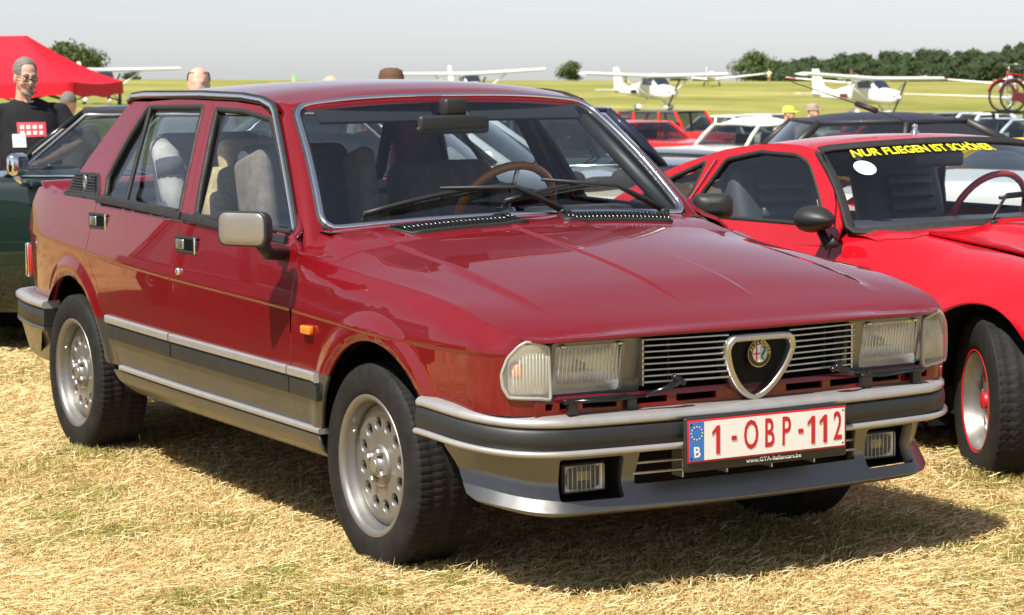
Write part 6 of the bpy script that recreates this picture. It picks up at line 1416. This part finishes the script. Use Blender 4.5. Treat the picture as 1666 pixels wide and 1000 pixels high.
highwing('white high-wing aeroplane facing right, nearest the lone tree on the meadow', 1068, 163, 27, -0.8)
highwing('white high-wing aeroplane with dark stripe, in front of the wood', 1420, 148, 33, -2.0, 'maroon')
highwing('white high-wing aeroplane just above the roof of the dark red saloon', 768, 172, 17, 1.2)
highwing('white high-wing aeroplane behind the red gazebo, only wing and gear showing', 172, 168, 28, -1.0)
lowwing('white low-wing aeroplane with pale blue wing tips on the crest', 1158, 285, 168, 14.5, 'planeblue')
lowwing('white low-wing aeroplane with red wing tips on the crest before the wood', 1392, 262, 165, 15.5, 'redpaint')
lowwing('white low-wing aeroplane with red wing tip behind the bicycles', 1640, 262, 165, 15.5, 'redpaint')
lowwing('small pale green aeroplane showing its tail above the roof of the dark red saloon', 452, 150, 200, 8.5, 'planegreen', 'planegreen', .5)
glider('white glider with long thin wing behind the right-hand high-wing aeroplane', 1640, 180, 160, 16)

# ------------------------------------------------------------------ people
def remeshed(mb, name, m, parent, vox=.012, smooth=4):
    o = mb.build(name, m, None, fix=True); md = o.modifiers.new('r', 'REMESH'); md.mode = 'VOXEL'; md.voxel_size = vox
    s2 = o.modifiers.new('s', 'SMOOTH'); s2.iterations = smooth; s2.factor = .5
    bpy.context.view_layer.update(); me = bpy.data.meshes.new_from_object(o.evaluated_get(bpy.context.evaluated_depsgraph_get())); nm = o.name; bpy.data.objects.remove(o)
    me.polygons.foreach_set('use_smooth', [True]*len(me.polygons)); me.materials.clear(); r = link(name, me, m, parent); return r
def ell(mb, c, r, n=14):
    G = [[(c[0]+r[0]*cos(a)*sin(b), c[1]+r[1]*sin(a)*sin(b), c[2]+r[2]*cos(b)) for a in np.linspace(0, 2*pi, n*2+1)[:-1]] for b in np.linspace(.02, pi-.02, n)]
    mb.grid(G, closed_v=True); mb.add(G[0], [tuple(range(2*n))]); mb.add(G[-1], [tuple(range(2*n))])
M['skin'] = mat('skin', (.60, .35, .25), .55, spec=.35, var=.10, vscale=18); M['hairgrey'] = mat('grey_hair', (.15, .14, .13), .85, var=.45, vscale=60, bump=.6, bscale=160); M['hairdark'] = mat('dark_hair', (.04, .03, .025), .8, var=.3, vscale=60); M['tee'] = mat('black_tee', (.014, .014, .016), .9, spec=.2, var=.2, vscale=10, bump=.3, bscale=18); M['jeans'] = mat('jeans', (.04, .055, .09), .9, var=.2, vscale=20)
M['eyewhite'] = mat('eye', (.6, .58, .55), .3); M['mouth'] = mat('lips', (.36, .12, .10), .5); M['printred'] = mat('print_red', (.62, .06, .07), .8); M['printpale'] = mat('print_pale', (.70, .68, .66), .8)
def head(mb, c, R, s=1.0):
    """skull, face, nose, ears, jaw and neck; looks along R @ +x"""
    def q(x, y, z): return c+R @ Vector((x*s, y*s, z*s))
    def e(x, y, z, a, b, d):
        G = [[c+R @ Vector(((x+a*cos(i)*sin(j))*s, (y+b*sin(i)*sin(j))*s, (z+d*cos(j))*s)) for i in np.linspace(0, 2*pi, 25)[:-1]] for j in np.linspace(.03, pi-.03, 13)]
        mb.grid(G, closed_v=True); mb.add(G[0], [tuple(range(24))]); mb.add(G[-1], [tuple(range(24))])
    e(-.012, 0, .045, .098, .077, .088); e(.022, 0, -.02, .070, .064, .088); e(.045, 0, -.082, .042, .046, .034)
    e(.092, 0, -.008, .018, .016, .030); e(.104, 0, -.024, .016, .019, .013); e(.078, 0, .028, .02, .055, .012)
    for y in (-1, 1): e(.0, y*.078, -.005, .020, .010, .034); e(.062, y*.034, -.022, .03, .028, .028)
    e(.083, 0, -.056, .018, .028, .010)
    mb.tube([q(-.02, 0, -.04), q(-.03, 0, -.13), q(-.045, 0, -.20)], [.056*s, .058*s, .07*s], 12)
def man_left():
    b0 = gp(50, 15.6); t = thing('person', 'man in black T-shirt with red print and glasses standing beyond the dark green car', 'person', b0, heading_at(14, 0)+radians(20))
    t.scale = (.95, .95, .95)
    skin = MB(); hc = Vector((.05, -.02, 1.605)); R = Matrix.Rotation(radians(10), 3, 'Z') @ Matrix.Rotation(radians(8), 3, 'Y'); head(skin, hc, R)
    # arms: left arm (image right) leans on the car roof edge, right arm hangs
    la = [Vector((-.03, .215, 1.36)), Vector((.08, .33, 1.14)), Vector((.30, .06, 1.03)), Vector((.34, -.02, 1.01))]
    ra = [Vector((-.03, -.215, 1.36)), Vector((.0, -.32, 1.07)), Vector((.17, -.27, .84)), Vector((.22, -.25, .78))]
    for A in (la, ra):
        skin.tube([A[0], A[0].lerp(A[1], .5), A[1], A[1].lerp(A[2], .35), A[2], A[3]], [.052, .05, .043, .042, .029, .030], 10)
        d = (A[3]-A[2]).normalized(); sd = d.cross(Vector((0, 0, 1))).normalized(); skin.rbox(A[3]+d*.03, (.09, .075, .032), .014, 3, d.to_track_quat('X', 'Z').to_matrix())
        for k in range(4): f0 = A[3]+d*.06+sd*(.027-.018*k); skin.tube([f0, f0+d*(.045-.004*abs(k-1.3)), f0+d*.068+Vector((0, 0, -.022))], [.0095, .0090, .0075], 6)
        f0 = A[3]+d*.01-sd*.035; skin.tube([f0, f0+d*.035-sd*.02, f0+d*.06-sd*.018], [.0115, .010, .008], 6)
    skin.tube([(0, 0, 1.30), (0, 0, 1.45)], .07, 10)
    body = remeshed(skin, 'body', 'skin', t, .0085, 3)
    sh = MB(); G = []
    for z, wx, wy, ox in ((.84, .15, .19, .02), (.95, .185, .215, .035), (1.05, .20, .220, .045), (1.15, .18, .215, .03), (1.28, .15, .215, .01), (1.37, .125, .205, -.01), (1.43, .09, .15, -.02), (1.465, .065, .085, -.02)): G.append([(ox+wx*cos(a), wy*sin(a), z) for a in np.linspace(0, 2*pi, 29)[:-1]])
    sh.grid(G, closed_v=True); sh.add(G[0], [tuple(range(28))]); sh.add(G[-1], [tuple(range(28))])
    for A in (la, ra): m1 = A[0].lerp(A[1], .80); sh.tube([A[0]+Vector((0, -A[0].y*.25, .0)), A[0], A[0].lerp(A[1], .45), m1], [.08, .085, .078, .080], 12)
    shirt = remeshed(sh, 'shirt', 'tee', t, .014, 4)
    tr_ = MB()
    for s_ in (-1, 1): tr_.tube([(.0, s_*.10, .90), (.02, s_*.11, .50), (0, s_*.12, .06)], [.115, .085, .065], 12)
    tr_.tube([(.02, 0, .80), (.02, 0, .98)], .17, 14); remeshed(tr_, 'trousers', 'jeans', t, .02, 3)
    for s_ in (-1, 1): MB().rbox((.06, s_*.12, .04), (.27, .10, .08), .035, 3).build('shoe', 'leather', t)
    hr = MB()
    def Q(x, y, z): return hc+R @ Vector((x, y, z))
    G = []
    for j in np.linspace(.02, 1.75, 11):
        G.append([Q(-.018+.106*cos(i)*sin(j)*(1 if cos(i) < .35 else .97), .083*sin(i)*sin(j), .048+.098*cos(j)) for i in np.linspace(radians(42 if j > .95 else 0), radians(318 if j > .95 else 360), 30)])
    hr.grid(G); hr.build('hair', 'hairgrey', t)
    f = MB(); f.tube([Q(.103, -.033, -.046), Q(.112, 0, -.040), Q(.103, .033, -.046), Q(.095, .042, -.06)], [.005, .008, .008, .004], 8); f.build('moustache', 'hairgrey', t)
    f = MB(); f.tube([Q(.092, -.05, -.085), Q(.098, 0, -.108), Q(.092, .05, -.085)], [.006, .011, .006], 8); f.build('beard', 'hairgrey', t)
    f = MB(); f.tube([Q(.104, -.022, -.060), Q(.108, 0, -.061), Q(.104, .022, -.060)], .005, 6); f.build('mouth', 'mouth', t)
    gl = MB()
    for y in (-.032, .032):
        e2 = MB(); ell(e2, Q(.083, y, .004), (.011, .013, .011), 8); e2.build('eye', 'eyewhite', t)
        gl.tube([Q(.106, y+.025*cos(a), .004+.018*sin(a)) for a in np.linspace(0, 2*pi, 20)[:-1]], 0.0022, 5, closed=True); gl.tube([Q(.104, y*1.75, .01), Q(.02, y*2.55, .012)], .0028, 5)
    gl.tube([Q(.107, -.01, .008), Q(.107, .01, .008)], .003, 5); gl.build('glasses', 'blackgloss', t)
    for y in (-.032, .032):
        ln = MB(); ln.lathe([(.022, 0), (.0001, .002)], n=14, axis='x'); o = ln.build('glasses_lens', M.setdefault('tint', glassmat('tinted_lens', (.82, .70, .64), .6)), t); o.location = Q(.107, y, .004); o.rotation_euler = R.to_euler()
        br = MB(); br.tube([Q(.094, y-.018, .034), Q(.098, y, .038), Q(.092, y+.02, .034)], .005, 5); br.build('eyebrow', 'hairgrey', t)
    # chest print follows the shirt front
    def chest(u, v): a = u/.20; wx = np.interp(v, [1.05, 1.15, 1.28, 1.37], [.20, .18, .15, .125]); ox = np.interp(v, [1.05, 1.15, 1.28, 1.37], [.045, .03, .01, -.01]); return (ox+(wx+.004)*cos(a), .217*sin(a), v)
    panel('shirt_print', [(-.10, 1.20), (.09, 1.20), (.09, 1.30), (-.10, 1.30)], chest, 'printred', t, step=.03, flange=0)
    panel('shirt_print_pale', [(-.14, 1.13), (-.05, 1.13), (-.05, 1.22), (-.14, 1.22)], lambda u, v: tuple(Vector(chest(u, v))+Vector((.003, 0, 0))), 'printpale', t, step=.03, flange=0)
    for j in range(2):
        for k in range(4): panel('print_lettering', [(-.08+.04*k, 1.215+.04*j), (-.055+.04*k, 1.215+.04*j), (-.055+.04*k, 1.24+.04*j), (-.08+.04*k, 1.24+.04*j)], lambda u, v: tuple(Vector(chest(u, v))+Vector((.003, 0, 0))), 'printpale', t, step=.03, flange=0)
    return t
man_left()
def bystander(label, u, D, deg, vtop, shirt=(.3, .3, .3), hair=None, hat=None, shorts=None, dz=0, stoop=0):
    p = gp(u, D); H = at_depth(u, vtop, D).z-p.z; t = thing('person', label, 'person', p, heading_at(u, deg)); k = H/1.75; print('PERSON', label[:30], round(H, 2))
    sk = MB(); hc = Vector((stoop, 0, 1.61*k)); R = Matrix.Rotation(stoop*1.5, 3, 'Y'); head(sk, hc, R, k)
    for s_ in (-1, 1): sk.tube([(0, s_*.2, 1.38*k), (.02, s_*.27, 1.08*k), (.10, s_*.25, .84*k), (.13, s_*.25, .76*k)], [.05, .042, .03, .028], 8); sk.tube([(0, s_*.1, .85*k), (.01, s_*.11, .48*k), (0, s_*.11, .05)], [.085, .06, .045], 8)
    remeshed(sk, 'body', 'skin', t, .016, 2)
    sh = MB(); G = [[(wx*cos(a)+stoop*.5*(z-.9), wy*sin(a), z*k) for a in np.linspace(0, 2*pi, 19)[:-1]] for z, wx, wy in ((.82, .14, .18), (1.0, .15, .19), (1.2, .14, .20), (1.37, .12, .20), (1.46, .07, .09))]
    sh.grid(G, closed_v=True); sh.add(G[0], [tuple(range(18))]); sh.add(G[-1], [tuple(range(18))])
    for s_ in (-1, 1): sh.tube([(0, s_*.16, 1.38*k), (.02, s_*.25, 1.14*k)], [.08, .07], 9)
    remeshed(sh, 'shirt', mat('shirt', shirt, .9, var=.1), t, .022, 2)
    tr_ = MB(); zl = .5 if shorts else .08
    for s_ in (-1, 1): tr_.tube([(0, s_*.10, .88*k), (0, s_*.11, zl)], [.11, .085], 9)
    tr_.tube([(0, 0, .76*k), (0, 0, .94*k)], .15, 10); tr_.build('trousers', mat('trousers', shorts or (.05, .06, .09), .9), t)
    for s_ in (-1, 1): MB().rbox((.05, s_*.11, .04), (.25, .09, .08), .03, 2).build('shoe', 'leather', t)
    def Q(x, y, z): return hc+R @ Vector((x*k, y*k, z*k))
    if hair:
        lo = 1.75; G = [[Q(-.018+.106*cos(i)*sin(j), .084*sin(i)*sin(j), .048+.098*cos(j)) for i in np.linspace(radians(hair[1] if j > hair[2] else 20), radians(360-(hair[1] if j > hair[2] else 20)), 24)] for j in np.linspace(hair[2] if hair[3] else .05, lo, 8)]
        mb = MB(); mb.grid(G); mb.build('hair', hair[0], t)
    if hat:
        mb = MB(); mb.lathe([(.155 if hat[1] else .11, .075), (.105, .085), (.104, .12), (.09, .16), (.05, .178), (.0001, .18)], n=22); o = mb.build('hat', mat('hat', hat[0], .8, var=.15, vscale=20), t); o.location = hc+R @ Vector((-.01*k, 0, -.03*k)); o.scale = (k*1.0, k*.86, k)
        if not hat[1]: mb = MB(); mb.rbox((.125*k, 0, .05*k), (.11*k, .13*k, .012), .005, 2); o2 = mb.build('hat_peak', mat('hat_peak', hat[0], .8), t); o2.location = hc
    return t
bystander('bald man with grey side hair looking over the roof of the dark red saloon', 327, 15.2, 5, 107, (.5, .5, .5), hair=('hairgrey', 75, 1.05, True))
bystander('person with cropped grey hair standing below the gazebo, seen from behind', 116, 21, 170, 149, (.25, .2, .18), hair=('hairgrey', 55, 1.0, False))
bystander('person whose reddish bald crown just tops the roof of the dark red saloon', 541, 16, 0, 121, (.2, .25, .3))
bystander('person in brown leather hat behind the roof of the dark red saloon', 640, 15, 30, 112, (.2, .15, .1), hat=((.10, .045, .02), True))
bystander('person in yellow cap bending forward behind the navy soft-top', 1272, 36, 60, 173, (.12, .13, .2), hat=((.75, .85, .08), False), stoop=.12)
bystander('person in beige cap and grey jacket behind the navy soft-top', 1308, 34, 60, 169, (.32, .29, .27), hat=((.32, .25, .20), False), stoop=.14)
bystander('distant person in yellow high-visibility shirt on the crest before the wood', 1251, 320, 180, 112, (.70, .95, .08), shorts=(.5, .3, .25))
bystander('distant person in dark red top on the crest left of the white aeroplanes', 1019, 318, 60, 115, (.25, .03, .05))
bystander('person in pink shirt seen through the windscreen of the dark red saloon', 597, 14.5, 60, 165, (.75, .12, .45), hair=('hairdark', 50, 1.0, False))
bystander('person in yellow high-visibility vest seen through the front side window of the dark red saloon', 446, 19, 160, 160, (.60, .85, .06), hair=('hairdark', 50, 1.0, False))
bystander('person in white shirt beside the navy classic saloon, seen through the windscreen', 748, 14.0, 40, 180, (.7, .7, .72), hair=('hairdark', 55, 1.0, False))
